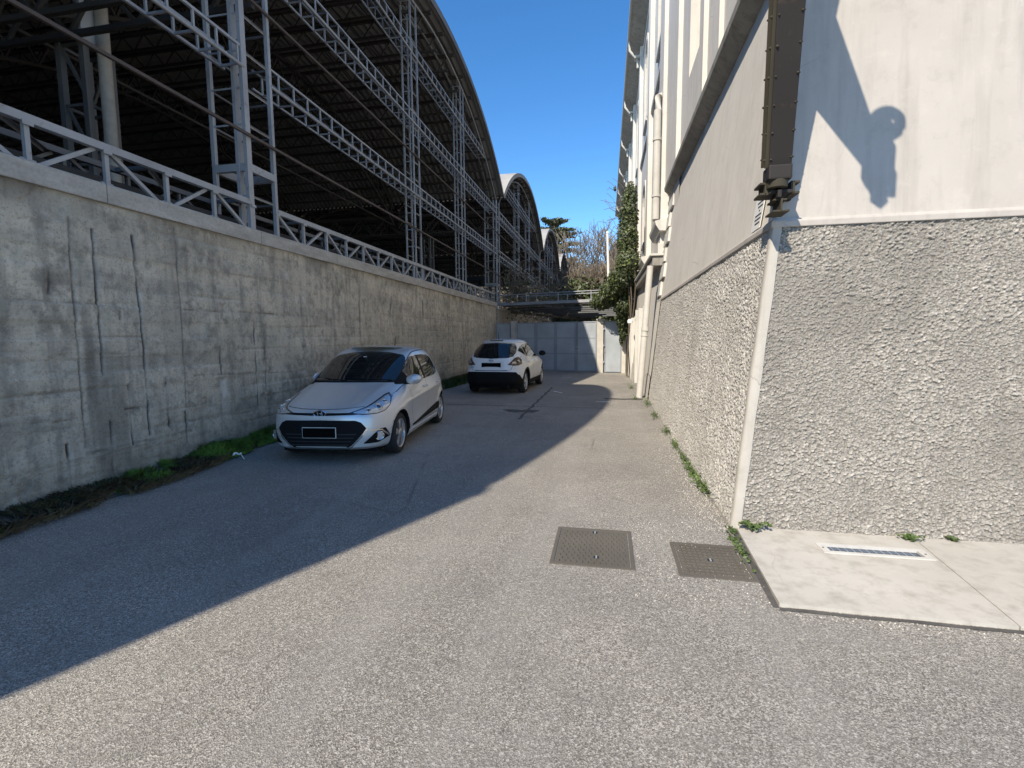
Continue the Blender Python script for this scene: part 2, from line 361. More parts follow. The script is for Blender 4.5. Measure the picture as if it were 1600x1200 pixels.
# ------------------------------------------------------------------ left concrete wall
WX = -5.6
SLITS = [(4.27, 2.97, 4.23, 0.51, .6), (4.51, 2.9, 4.5, 2.08, 1), (4.5, 2.08, 4.49, 1.29, .8), (4.52, 0.75, 4.51, 0.15, 1), (4.04, 2.37, 4.03, 2.16, 1), (4.05, 0.58, 4.06, 0.03, 1), (4.97, 2.92, 5.0, 2.02, 1), (5.0, 2.02, 5.0, 0.5, .8), (4.74, 2.02, 4.74, 1.92, .7), (4.77, 1.13, 4.77, 0.42, .9), (5.27, 1.13, 5.28, 0.55, 1), (5.57, 3.14, 5.58, 2.08, .6), (5.58, 2.08, 5.56, 0.71, .5), (5.54, 0.71, 5.54, 0.28, 1), (6.94, 1.95, 6.94, 0.59, .8), (6.2, 1.58, 6.21, 1.16, .8), (7.17, 1.78, 7.15, 0.82, .6),
 (3.61, 2.07, 4.49, 2.08, .4), (4.23, 0.43, 5.62, 0.43, .8), (4.71, 0.86, 5.09, 0.85, .8), (3.5, 0.88, 4.19, 0.83, .4), (3.56, 1.57, 4.23, 1.57, .35), (4.21, 1.71, 4.99, 1.72, .35), (5.58, 2.08, 7.52, 2.1, .45), (5.57, 0.56, 7.25, 0.5, .35), (5.71, 1.18, 7.86, 1.08, .4), (3.52, 1.15, 4.24, 1.14, .35),
 (12.06, 2.65, 12.03, 2.31, 1), (14.34, 2.81, 14.36, 2.22, 1), (16.8, 2.47, 16.82, 1.55, .9), (9.3, 2.6, 9.3, 1.2, .5), (10.4, 2.9, 10.4, 1.6, .5), (8.2, 2.5, 8.22, 1.5, .5), (18.5, 2.6, 18.5, 1.5, .7), (2.9, 2.6, 2.92, .6, .7), (3.4, 2.2, 3.4, .5, .7), (2.2, 3, 2.2, .2, .5)]
def concrete_wall():
    root = thing('retaining_wall', (WX, 12, 0), 'tall grey board-marked concrete wall with rusty slits along the left side', 'wall')
    ys = np.concatenate([np.arange(-9, 1.5, .25), np.arange(1.5, 3.3, .02), np.arange(3.3, 7.6, .009), np.arange(7.6, 9, .016), np.arange(9, 14, .028), np.arange(14, 24.6, .05)])
    zs = np.concatenate([np.arange(-.1, 3.22, .02), [3.22]])
    Y, Z = np.meshgrid(ys, zs, indexing='ij')
    bh = .19; row = np.floor((Z + .03 * vnoise(Y * .4, Z * 0 + 3)) / bh); fr = Z / bh - np.floor(Z / bh)
    seg = np.floor(Y / 2.6 + row * .37); off = (_h(row, seg, 3) - .5) * .014; tone = .35 * _h(row, seg, 6) + .65 * fbm(Y * 1.1, Z * 1.5, 5, 61)
    jl = np.exp(-(np.minimum(fr, 1 - fr) * bh / .009) ** 2) * np.clip((vnoise(Y * 1.3, row * 3.1, 8) - .3) * 3, 0, 1); d = off - .012 * jl; tone = tone - .5 * jl * vnoise(Y * 5, row * 1.7, 12)
    d += .012 * (fbm(Y * 1.6, Z * 1.6, 4, 2) - .5) + .008 * (fbm(Y * 9, Z * 12, 3, 5) - .5)
    smear = np.zeros_like(Y); slit = np.zeros_like(Y); pale = np.zeros_like(Y)
    for (y0, z0, y1, z1, k) in SLITS:
        L = math.hypot(y1 - y0, z1 - z0); ux, uz = (y1 - y0) / L, (z1 - z0) / L
        t = np.clip((Y - y0) * ux + (Z - z0) * uz, 0, L); wob = .010 * (vnoise(t * 7 + y0 * 9, t * 0 + z0) - .5) + .008 * (vnoise(t * 25 + y0 * 9, t * 0 + z0) - .5)
        dist = np.abs((Y - y0) * -uz + (Z - z0) * ux + wob) + np.hypot(Y - (y0 + t * ux), Z - (z0 + t * uz)) * .0
        far = np.hypot(Y - (y0 + t * ux), Z - (z0 + t * uz)); dist = np.where((t <= 0) | (t >= L), far, dist)
        w = (.007 + .006 * vnoise(t * 5, t * 0 + y0 * 7)) * (.7 + .5 * k) * (1 + np.clip((Y - 8) / 5, 0, 1))
        m = np.exp(-(dist / w) ** 2) * k * np.clip(-.15 + 1.7 * vnoise(t * 5 + z0 * 3, t * 0 + y0), .12, 1.1)
        slit = np.maximum(slit, m); smear = np.maximum(smear, k * .55 * np.exp(-((dist - .0) / .05) ** 2) * np.clip((fbm(Y * 16, Z * 3.5, 4, int(y0 * 10)) - .42) * 4, 0, 1))
        pale = np.maximum(pale, .2 * np.exp(-((dist - .035) / .02) ** 2) * (vnoise(Y * 6, Z * 6, 4) > .55) * k)
    d -= .022 * np.clip(slit, 0, 1)
    # rusted bar heads, spalls, whitewash dab
    dab = np.exp(-((Y - 6.25) / .055) ** 4 - ((Z - .87) / .2) ** 4) * (.35 + .65 * (vnoise(Y * 40, Z * 9, 2) > .4)); pale = np.maximum(pale, .75 * dab)
    sp = np.clip((fbm(Y * 2.2, Z * 2.8, 4, 31) - .66) * 14, 0, 1); d -= .012 * sp; pale = np.maximum(pale, .12 * sp * (Z > 1))
    foot = np.clip(1 - Z / .55, 0, 1) ** 1.3
    dirt = np.clip(foot * (.3 + 1.1 * fbm(Y * 4, Z * 4, 5, 9)), 0, .85); blot = np.clip((fbm(Y * 1.2, Z * 1.0, 5, 91) - .53) * 5, 0, 1); dirt = np.maximum(dirt, .5 * blot * np.clip((fbm(Y * 14, Z * 9, 4, 93) - .3) * 2.5, 0, 1))
    top = np.clip((Z - 2.85) / .35, 0, 1) * np.clip((fbm(Y * 2, Z * 1.2, 4, 41) - .42) * 4, 0, 1); dirt = np.maximum(dirt, .7 * top)
    strk = np.clip((fbm(Y * 4.5, Z * .25, 4, 77) - .57) * 5, 0, 1) * np.clip((fbm(Y * .8, Z * .5, 3, 5) - .4) * 4, 0, 1); dirt = np.maximum(dirt, .55 * strk)
    dirt = np.maximum(dirt, smear)
    rough = foot * .03 * (fbm(Y * 12, Z * 12, 3, 21) - .5); d += rough
    lich = np.clip((fbm(Y * 5, Z * 5, 5, 51) - .58) * 5, 0, 1) * .35
    P = np.stack([WX + d, Y, Z], -1)
    grid_mesh('wall_face', P, 'wall', dict(slit=slit * 1.1, pale=pale, dirt=dirt, lichen=lich, tone=np.clip(.5 + 1.6 * (tone - .5), 0, 1)), root)
    part('wall_core', 'wall', root, (WX - .42, -9, -.1), (WX - .06, 24.6, 3.215))
    y = -9.
    k = 0
    while y < 24.5:
        L = min([2.35, 2.1, 2.5, 2.28][k % 4], 24.62 - y)
        m = MB(); m.prism([(WX + .045, 3.22), (WX + .05, 3.425), (WX + .02, 3.44), (WX - .44, 3.44), (WX - .46, 3.22)], lambda a, b: (a, y + .004, b), lambda a, b: (a, y + L - .004, b))
        m.build('coping_stone', 'coping', root, None, False, .008); y += L; k += 1
    return root
concrete_wall()

# ------------------------------------------------------------------ lattice railing girder on the wall
FX = -5.75           # front plane of the steelwork
def rail_girder():
    root = thing('lattice_girder', (FX, 12, 3.4), 'grey steel lattice girder standing along the top of the concrete wall', 'girder')
    zt, zb = 3.95, 3.42
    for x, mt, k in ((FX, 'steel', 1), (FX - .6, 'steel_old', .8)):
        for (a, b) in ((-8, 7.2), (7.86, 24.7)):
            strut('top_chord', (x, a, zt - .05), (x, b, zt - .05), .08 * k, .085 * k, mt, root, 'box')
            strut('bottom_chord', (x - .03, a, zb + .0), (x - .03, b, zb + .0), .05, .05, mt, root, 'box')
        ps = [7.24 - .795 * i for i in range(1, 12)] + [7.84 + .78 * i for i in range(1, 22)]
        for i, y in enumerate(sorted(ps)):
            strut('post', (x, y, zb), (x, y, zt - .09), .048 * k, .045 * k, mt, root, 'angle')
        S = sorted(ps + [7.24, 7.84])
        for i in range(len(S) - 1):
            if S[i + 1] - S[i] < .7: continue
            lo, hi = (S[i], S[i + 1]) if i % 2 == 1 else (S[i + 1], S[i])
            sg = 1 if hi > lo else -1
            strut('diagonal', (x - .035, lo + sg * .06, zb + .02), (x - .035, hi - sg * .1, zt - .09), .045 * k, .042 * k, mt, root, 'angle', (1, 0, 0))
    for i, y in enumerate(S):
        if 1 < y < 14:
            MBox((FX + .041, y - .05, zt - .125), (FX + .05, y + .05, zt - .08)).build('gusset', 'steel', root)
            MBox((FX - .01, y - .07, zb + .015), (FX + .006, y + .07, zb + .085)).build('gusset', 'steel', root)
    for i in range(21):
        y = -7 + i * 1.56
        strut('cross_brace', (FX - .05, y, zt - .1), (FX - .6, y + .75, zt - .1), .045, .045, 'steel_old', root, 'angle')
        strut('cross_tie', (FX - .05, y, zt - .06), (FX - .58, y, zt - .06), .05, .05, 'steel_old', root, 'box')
    # cable tray / gutter pipe running behind the girder
    strut('pipe_run', (FX - .38, -8, 3.62), (FX - .38, 24, 3.62), .12, .12, 'steel_dark', root, 'tube')
    return root
rail_girder()

# ------------------------------------------------------------------ the arched halls
VAL = [-4.0, 7.53, 25.8, 42.3, 57.4, 70.6]
EX = -5.42           # roof edge
def arc(y0, y1, zs, rise, n):
    c = (y0 + y1) / 2; h = (y1 - y0) / 2; R = (h * h + rise * rise) / (2 * rise); zc = zs + rise - R; t0 = math.asin(h / R)
    return [(c + R * math.sin(t), zc + R * math.cos(t)) for t in np.linspace(-t0, t0, n)]
def joined_lattice_col(m, x0, x1, y0, y1, z0, z1, c, step, r):
    for x in (x0, x1):
        for y in (y0, y1): m.bar((x, y, z0), (x, y, z1), c)
    z = z0 + step * .6
    while z < z1:
        m.bar((x0, y0, z), (x0, y1, z), r); m.bar((x1, y0, z), (x1, y1, z), r); m.bar((x0, y0, z), (x1, y0, z), r); m.bar((x0, y1, z), (x1, y1, z), r); z += step
def hall(idx, y0, y1, label, detail):
    root = thing('arched_hall', (FX, (y0 + y1) / 2, 0), label, 'hall', 'row of open steel halls with barrel roofs')
    zs, rise = 8.75, 3.05            # rim
    zo = zs + .3
    prof = arc(y0 + .12, y1 - .12, zo, rise, 33)
    # corrugated roof: ridges follow the arch
    xs = []; x = EX
    nper = 60 if detail else 24
    pit = .25 if detail else .5
    P = []
    for i in range(nper * 4 + 1):
        xx = EX - i * pit / 4; dz = .05 * math.cos(i * math.pi / 2 + .6)
        P.append([(xx, y, z + dz) for y, z in prof])
    xl = P[-1][0][0]
    P.append([(-46, y, z) for y, z in prof])
    me = MB().grid(P); nb = len(me.f)
    rf = me.build('roof', 'sheet', root, None, 60, 0, False)
    # outer weathered skin and front fascia
    prof2 = arc(y0 + .02, y1 - .02, zo + .1, rise + .02, 33)
    Pt = [[(EX + .02 - i * .1, y, z + .02 * math.cos(i * math.pi) * (i > 0)) for y, z in prof2] for i in range(40)] + [[(-46, y, z) for y, z in prof2]]
    MB().grid(Pt).build('roof_skin', 'sheet_top', rf, None, 50, 0, False)
    fa = MB(); n = len(prof)
    fa.grid([[(EX + .035, y, z) for y, z in prof2], [(EX + .035, y, z - .1) for y, z in prof]])
    fa.build('edge_trim', 'sheet' if idx < 2 else 'sheet_top', rf)
    # white rim tube of the gable arch
    rim = arc(y0 + .3, y1 - .3, zs, rise - .05, 40)
    MB().tube([(FX, y, z) for y, z in rim], .032, 6).build('arch_rim', 'steel', root, None, 60)
    MB().tube([(FX - .32, y, z - .1) for y, z in rim], .045, 6).build('arch_rim', 'steel_old', root, None, 60)
    # purlin lattices running back under the roof
    npur = 15 if detail else 9
    pu = arc(y0 + .4, y1 - .4, zs - .05, rise, npur + 2)[1:-1]
    for (y, z) in pu:
        m = MB(); dn = .5 if detail else .4
        m.bar((EX - .1, y, z + .12), (-45, y, z + .12), .09); m.bar((EX - .35, y, z + .12 - dn), (-45, y, z + .12 - dn), .07)
        if detail:
            xx = EX - .35; k = 0
            while xx > -30:
                m.bar((xx, y, z + .1 - (dn if k % 2 else 0)), (xx - .42, y, z + .1 - (0 if k % 2 else dn)), .035); xx -= .42; k += 1
        m.build('purlin', 'steel_dark', root)
    # inner arch ribs
    for k, x in enumerate((-11.5, -17.5, -24, -31) if detail else (-12,)):
        m = MB(); a = arc(y0 + .3, y1 - .3, zs - .1, rise - .1, 41); b = arc(y0 + .3, y1 - .3, zs - .95, rise - .15, 41)
        for i in range(40):
            m.bar((x, *a[i]), (x, *a[i + 1]), .1); m.bar((x, *b[i]), (x, *b[i + 1]), .09)
            p, q = (a[i], b[i + 1]) if i % 2 else (b[i], a[i + 1]); m.bar((x, *p), (x, *q), .05)
        m.bar((x, y0 + .3, zs - .95), (x, y1 - .3, zs - .95), .06)
        m.build('arch_rib', 'steel_dark', root)
    # valley gutter beam running back
    m = MB(); m.bb((-45, y0 - .3, 8.15), (FX - .1, y0 + .3, 8.3))
    for i in range(50):
        x = FX - .3 - i * .75; z0, z1 = (7.3, 8.15) if i % 2 else (8.15, 7.3)
        m.bar((x, y0 - .28, z0), (x - .75, y0 - .28, z1), .06); m.bar((x, y0 + .28, z0), (x - .75, y0 + .28, z1), .06)
    for s in (-.28, .28): m.bar((FX - .2, y0 + s, 7.3), (-45, y0 + s, 7.3), .09)
    m.build('valley_beam', 'steel_dark', root)
    # rows of inner columns on the valley line
    for x in (-9.75, -16.5, -24, -31.5):
        m = MB(); joined_lattice_col(m, x - .55, x, y0 + .47, y0 + .97, 0, 7.3, .11, 1.1, .05)
        for k in range(7):
            m.bar((x, y0 + .47, k * 1.05), (x - .55, y0 + .47, k * 1.05 + 1.0), .05); m.bar((x - .55, y0 + .97, k * 1.05), (x, y0 + .97, k * 1.05 + 1.0), .05)
        m.build('inner_column', 'steel_old', root)
    # front columns
    sp = y1 - y0
    cols = [(y0 - .31, y0 + .31, .62, .064, .56, 'valley')]
    if idx >= 1:
        cols += [(y0 + .382 * sp - .22, y0 + .382 * sp + .22, .28, .044, .5, 'mid'), (y0 + .652 * sp - .2, y0 + .652 * sp + .2, .28, .044, .5, 'mid')]
    for (a, b, dep, c, step, typ) in cols:
        yc = (a + b) / 2
        if typ == 'valley': ztop = 8.8
        else:
            h = sp / 2; R = (h * h + rise * rise) / (2 * rise); ztop = zs + rise - R + math.sqrt(max(R * R - (yc - (y0 + y1) / 2) ** 2, 0)) - .03
        base = MB()
        if idx == 1 or idx == 2 and typ == 'valley':
            for z in ((4.46,) if typ == 'valley' else (3.45,)):
                for p, q in (((FX, a, z), (FX, b, z)), ((FX - dep, a, z), (FX - dep, b, z)), ((FX, a, z), (FX - dep, a, z)), ((FX, b, z), (FX - dep, b, z))): base.bar(p, q, .07, .12)
            col = base.build('column', 'steel', root, (FX, yc, 3.4))
            for x in (FX, FX - dep):
                for y in (a, b):
                    w = c * (1.7 if (typ == 'valley' and x == FX and y == a) else 1)
                    strut('chord', (x, y, 3.2), (x, y, ztop), w, c, 'steel', col, 'box')
            if typ == 'valley':   # second plated chord behind the near front one
                strut('chord', (FX - .16, a, 3.2), (FX - .16, a, ztop), .1, .05, 'steel', col, 'box')
            z = 3.45 + step; k = 0
            while z < ztop - .05:
                if abs(z - 4.46) > .2 or typ != 'valley':
                    strut('lacing_bar', (FX, a, z), (FX, b, z), .028, .028, 'steel', col, 'angle')
                    strut('lacing_bar', (FX, a, z), (FX - dep, a, z), .028, .028, 'steel', col, 'angle')
                    if typ == 'mid':
                        strut('lacing_bar', (FX - dep, a, z + step * .5), (FX - dep, b, z + step * .5), .03, .03, 'steel_old', col, 'box')
                    else:
                        strut('lacing_bar', (FX - dep, a, z), (FX - dep, b, z), .03, .03, 'steel_old', col, 'box')
                        strut('lacing_bar', (FX, b, z), (FX - dep, b, z), .03, .03, 'steel_old', col, 'box')
                z += step
        else:
            joined_lattice_col(base, FX - dep, FX, a, b, 0 if idx > 1 else 3.2, ztop, c, step * (1.0 if idx < 2 else 1.4), .04)
            base.build('column', 'steel', root, (FX, yc, 3.4))
    # box girders
    ga, gb = y0 + .32, y1 - .32
    for gi, (zt, zb) in enumerate(((6.3, 6.0), (8.38, 8.08), (10.35, 10.05))):
        a, b = ga, gb
        if gi == 2:
            h = sp / 2; R = (h * h + rise * rise) / (2 * rise); zc = zs + rise - R; dy = math.sqrt(R * R - (zt - zc) ** 2) - .15; a, b = (y0 + y1) / 2 - dy, (y0 + y1) / 2 + dy
        bx = FX - .33
        near = idx == 1
        G = MB(); G.tube([(FX + .02, a, zb), (FX + .02, b, zb)], .029, 8)
        if not near:
            for x, z in ((FX, zt), (bx, zb), (bx, zt)): G.bar((x, a, z), (x, b, z), .04)
            y = a + .3
            while y < b:
                G.bar((FX, y, zb), (FX, y, zt), .03); G.bar((bx, y, zb), (bx, y, zt), .03); G.bar((FX, y, zb), (bx, y, zb), .03); y += .42 if idx < 2 else .6
            G.build('wind_girder', 'steel', root, (FX, (a + b) / 2, zb), 50); continue
        gd = G.build('wind_girder', 'steel', root, (FX, (a + b) / 2, zb), 50)
        strut('chord', (FX, a, zt), (FX, b, zt), .032, .032, 'steel', gd); strut('chord', (bx, a, zb), (bx, b, zb), .03, .03, 'steel', gd); strut('chord', (bx, a, zt), (bx, b, zt), .035, .035, 'steel_old', gd)
        y = a + .25; T = MB()
        while y < b:
            strut('girder_post', (FX, y, zb + .03), (FX, y, zt), .027, .025, 'steel', gd)
            if gi < 2: strut('girder_post', (bx, y, zb), (bx, y, zt), .034, .025, 'steel', gd)
            else: T.bar((bx, y, zb), (bx, y, zt), .035)
            strut('girder_rung', (FX, y, zb - .01), (bx, y, zb - .01), .024, .024, 'steel', gd)
            T.bar((FX, y, zt), (bx, y, zt), .025); y += .425
        tag(T.build('girder_lacing', 'steel_old', gd), kind='stuff')
    # tie rods
    for z, x in ((4.95, FX + .06), (7.12, FX + .05)):
        strut('tie_rod', (x, y0, z), (x, y1, z), .042, .042, 'rod', root, 'box')
    return root
hall(0, VAL[0], VAL[1], 'nearest steel hall, only its last bay showing beside the drainpipe at upper left', True)
hall(1, VAL[1], VAL[2], 'largest open steel hall with curved corrugated roof above the concrete wall', True)
hall(2, VAL[2], VAL[3], 'second arched hall with pale roof edge behind the largest one', True)
hall(3, VAL[3], VAL[4], 'third, smaller-looking arched hall left of the cedar', False)
hall(4, VAL[4], VAL[5], 'farthest arched hall, just below the cedar branches', False)
# end wall closing the first hall beside the viewer, and the far back wall
ew = thing('end_wall', (FX, VAL[0] - .2, 0), 'corrugated sheet end wall closing the nearest hall', 'wall')
MB().grid([[(EX - i * .12, VAL[0] - .12 + .02 * (i % 2), z) for z in (0, 4, 9.0)] for i in range(330)]).build('cladding', 'sheet_top', ew)
MB().bb((-46, VAL[0] - .35, 9.0), (EX, VAL[0] + .25, 9.12)).build('capping', 'sheet_top', ew)  # unseen strip added to stop sun leaking between end wall and roof
MB().bb((EX - .2, VAL[0] - .3, 0), (EX, VAL[0] - .1, 8.99)).build('corner_post', 'steel', ew)
bw = thing('rear_wall', (-46, 30, 0), 'dark wall at the back of the halls', 'wall')
MB().bb((-46.6, -5, 0), (-46.1, 75, 9.2)).build('cladding', 'sheet', bw)
MB().bb((-46.7, 12, 9.2), (-46.2, 13, 9.3)).build('capping', 'sheet', bw)
# drainpipe and box panel on the inner valley column
dp = thing('drainpipe', (-9.55, 8.05, 0), 'tall beige drainpipe on the steel column inside the nearest hall', 'drainpipe')
m = MB().tube([(-9.55, 8.22, 0), (-9.55, 8.22, 8.2)], .11, 16); m.build('pipe', 'pipe', dp, None, 50)
MB().tube([(-9.55, 8.22, 5.05), (-9.55, 8.22, 5.35)], .125, 16).build('socket', 'pipe', dp, None, 50)
MB().tube([(-9.55, 8.22, 5.0), (-9.55, 8.22, 5.04)], .122, 16).build('clamp', 'iron', dp, None, 50)
hp = thing('metal_panel', (-9.7, 7.2, 8), 'pale blue-grey metal panel high on the column beside the drainpipe', 'panel')
MB().bb((-9.66, 7.86, 7.26), (-9.6, 8.13, 8.2)).build('sheet', 'gate', hp, None, False, .01)
MB().bb((-9.7, 7.84, 7.24), (-9.662, 8.15, 8.22)).build('frame', 'steel_old', hp)

# lower boundary wall under the farther halls, beyond the gate
fwl = thing('boundary_wall', (WX, 48, 0), 'dark low wall under the farther halls beyond the gate', 'wall')
MB().bb((WX - .3, 24.9, 0), (WX, 73, 3.1)).build('wall_body', 'wall', fwl, None, False, .01)
MB().bb((WX - .34, 24.9, 3.102), (WX + .04, 73, 3.2)).build('coping_strip', 'coping', fwl, None, False, .01)
# ------------------------------------------------------------------ the plastered building on the right
bxz = lambda z: 1.10 + .105 * z
byz = lambda z: 4.38 + .06 * z
YE = 14.0
FW = 1.62            # plane of the upper facade
def fgrid(a, b, fn): 
    A, B = np.meshgrid(a, b, indexing='ij'); return A, B
def building():
    root = thing('plastered_building', (3, 20, 0), 'tall cream plastered building with rough grey plinth along the right side', 'building')
    # --- roughcast plinth, front and lane sides
    def cast(U, Z, s, sc):
        d1, r1 = worley(U / (.026 * sc), Z / (.02 * sc), s); d2, r2 = worley(U / (.05 * sc) + .3 * vnoise(U * 30, Z * 30, s), Z / (.038 * sc), s + 40)
        b1 = np.clip(1 - d1 * 1.25, 0, 1) ** .7 * (.35 + .65 * r1); b2 = np.clip(1 - d2 * 1.15, 0, 1) ** .8 * (r2 > .45) * r2
        c = fbm(U * 7, Z * 7, 3, s + 7); h = (.015 * b1 + .018 * b2 + .006 * c) * (.7 + .6 * c) + .006 * (fbm(U * 2, Z * 2, 3, s + 3) - .5)
        dens = np.clip((fbm(U * 3.2, Z * 3.2, 4, s + 60) - .2) * 2.6, .5, 1); b1 = b1 * (r1 > 1 - .75 * dens); b2 = b2 * dens
        h = .013 * b1 + .019 * b2 + .005 * c + .006 * (fbm(U * 2, Z * 2, 3, s + 3) - .5)
        top = np.maximum(b1 * .9, b2)
        pit = np.clip(.5 - 1.4 * top, 0, 1) * (.2 + .8 * vnoise(U * 60, Z * 60, s + 1)) * .8
        return h, np.stack([pit, np.clip((top - .42) * 2.2, 0, .85)])
    us = np.arange(.045, 3.3, .0056); zs = np.arange(-.02, 2.585, .0056); U, Z = np.meshgrid(us, zs, indexing='ij')
    h, (pit, lump) = cast(U, Z, 1, .58)
    dirt = np.clip((fbm(U * 1.3 + 5, Z * 1.1, 4, 13) - .5) * 2.5, 0, .35)
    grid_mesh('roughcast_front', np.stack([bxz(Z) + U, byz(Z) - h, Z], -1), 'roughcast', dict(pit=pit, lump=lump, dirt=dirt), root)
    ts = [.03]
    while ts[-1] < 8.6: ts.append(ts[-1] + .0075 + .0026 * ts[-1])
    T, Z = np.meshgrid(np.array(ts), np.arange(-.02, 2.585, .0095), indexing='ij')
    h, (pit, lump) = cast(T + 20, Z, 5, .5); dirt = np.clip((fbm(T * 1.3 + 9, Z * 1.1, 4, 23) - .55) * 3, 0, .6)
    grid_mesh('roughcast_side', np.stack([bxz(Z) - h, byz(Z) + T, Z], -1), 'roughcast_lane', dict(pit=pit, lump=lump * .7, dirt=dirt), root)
    # corner strip and the moulded band on top of the plinth
    m = MB(); poly = [(-.02, .05), (-.022, -.004), (-.006, -.022), (.058, -.022), (.064, .03)]
    nz = 14; P = [[(bxz(z) + a + .003 * math.sin(z * 9 + a * 40), byz(z) + b, z) for a, b in poly] for z in np.linspace(0, 2.585, nz)]
    m.grid(P); m.build('corner_strip', 'strip', root, None, 50)
    m = MB(); z0, z1 = 2.575, 2.645
    sec = [(-.03, z0), (-.035, z0 + .045), (-.02, z1), (.05, z1 + .01), (.05, z0)]
    m.prism(sec, lambda a, z: (bxz(z) + a, byz(z) + a, z), lambda a, z: (4.6, byz(z) + a, z))
    m.prism(sec, lambda a, z: (bxz(z) + a, byz(z) + a + .001, z), lambda a, z: (bxz(z) + a, YE, z)); m.build('plinth_band', 'smooth', root, None, False, .006)
    # smooth upper wall
    t = np.arange(0, YE - 4.4, .06); z = np.arange(2.64, 5.42, .06); T, Z = np.meshgrid(t, z, indexing='ij')
    d = .008 * (fbm(T * 2, Z * 1.2, 4, 3) - .5)
    grid_mesh('smooth_wall_side', np.stack([bxz(Z) + .012 - d, byz(Z) + .012 + T, Z], -1), 'smooth_lane_lit', None, root)
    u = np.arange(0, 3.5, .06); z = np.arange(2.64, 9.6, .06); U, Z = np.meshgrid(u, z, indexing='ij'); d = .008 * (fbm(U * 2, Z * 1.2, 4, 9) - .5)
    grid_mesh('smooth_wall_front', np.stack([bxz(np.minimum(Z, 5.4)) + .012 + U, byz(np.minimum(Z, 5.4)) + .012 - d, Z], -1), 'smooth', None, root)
    part('wall_core', 'smooth', root, (2.05, 4.78, 0), (11, 62, 16))  # unseen solid added only to block light behind the walls
    part('wall_core', 'smooth', root, (4.3, 4.5, 0), (11, 4.78, 9.6))  # second unseen light-blocking solid, behind the front wall
    # ledge
    m = MB(); m.prism([(1.66, 5.355), (1.60, 5.40), (1.475, 5.515), (1.465, 5.60), (1.49, 5.63), (1.78, 5.71), (1.78, 5.355)], lambda x, z: (x, 4.55, z), lambda x, z: (x, 13.95, z))
    m.build('ledge', 'ledge', root, None, False, .008)
    # quoin column at the far end of the battered wall
    for k in range(6):
        z0 = 2.68 + k * .44; w = .95 if k % 2 else .6
        m = MB(); pl = [(YE - w, z0 + .05), (YE - w + .02, z0 + .4), (YE + .01, z0 + .4), (YE + .01, z0 + .05)]
        m.prism(pl, lambda y, z: (bxz(z) + .02, y, z), lambda y, z: (bxz(z) - .045, y, z)); m.build('quoin', 'trim', root, None, False, .012)
        if k < 5:
            us = np.arange(YE - .55, YE - .05, .02); zz = np.arange(z0 + .4, z0 + .5, .02); A, B = np.meshgrid(us, zz, indexing='ij'); hh, (pp, ll) = cast(A, B, 31 + k, 1.2)
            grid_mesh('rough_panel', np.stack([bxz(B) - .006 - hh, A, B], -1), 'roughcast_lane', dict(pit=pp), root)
    # white end strip of the battered wall
    m = MB(); m.prism([(0., 0.), (0., 2.6)], lambda a, z: (bxz(z) - .03, 12.98, z), lambda a, z: (bxz(z) - .03, YE + .02, z)) if False else None
    m = MB(); m.grid([[(bxz(z) - .03, 12.98, z), (bxz(z) - .03, YE + .02, z), (bxz(z) + .5, YE + .02, z)] for z in np.linspace(.62, 2.6, 5)]); m.build('end_strip', 'facade', root)
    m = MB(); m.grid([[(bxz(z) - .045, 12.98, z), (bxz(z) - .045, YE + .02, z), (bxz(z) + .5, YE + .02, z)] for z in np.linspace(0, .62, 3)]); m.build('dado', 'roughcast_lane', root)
    # --- lower facade beyond, under the canopy
    lx = lambda y, z: 1.06 + .09 * z - .028 * (y - 14)
    def lower(ya, yb, za, zb, off, name, mat):
        m = MB(); m.grid([[(lx(y, z) + off, y, z) for z in np.linspace(za, zb, 4)] for y in np.linspace(ya, yb, 5)]); return m.build(name, mat, root)
    lower(YE + .02, 16.6, .0, 3.7, .06, 'lower_wall', 'facade'); lower(17.8, 19.7, 0, 3.7, .06, 'lower_wall', 'facade'); lower(20.7, 27, 0, 3.7, .06, 'lower_wall', 'facade')
    lower(16.6, 17.8, 2.5, 3.7, .06, 'lower_wall', 'facade'); lower(19.7, 20.7, 2.3, 3.7, .06, 'lower_wall', 'facade')
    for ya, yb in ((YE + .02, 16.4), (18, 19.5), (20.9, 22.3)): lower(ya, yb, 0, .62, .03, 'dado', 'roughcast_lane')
    for (ya, yb, zt) in ((16.6, 17.8, 2.5), (19.7, 20.7, 2.3)):
        m = MB(); m.bb((lx(ya, 1) + .22, ya, 0), (lx(ya, 1) + .27, yb, zt)); d = m.build('side_door', 'trim', root, None, False, .01)
        for yy in (ya + .12, (ya + yb) / 2 + .05):
            MB().bb((lx(ya, 1) + .195, yy, .25), (lx(ya, 1) + .22, yy + (yb - ya) / 2 - .2, zt - .2)).build('door_panel', 'facade', d, None, False, .008)
        for yy in (ya, yb): MB().bb((lx(yy, 1) - .06, yy - .05, 0), (lx(yy, 1) + .3, yy + .05, zt + .08)).build('door_jamb', 'trim', root, None, False, .01)
        MB().bb((lx(ya, 2) - .02, ya - .12, zt), (lx(ya, 2) + .3, yb + .12, zt + .14)).build('door_head', 'trim', root, None, False, .01)
    # canopy slab
    m = MB(); m.prism([(1.18, 13.72), (1.02, 28), (1.9, 28), (1.9, 13.72)], lambda x, y: (x, y, 3.55), lambda x, y: (x, y, 3.8)); m.build('canopy', 'ledge', root, None, False, .015)
    m = MB(); m.prism([(1.12, 13.66), (.96, 28), (1.9, 28), (1.9, 13.66)], lambda x, y: (x, y, 3.802), lambda x, y: (x, y, 3.86)); m.build('canopy_top', 'trim', root, None, False, .01)
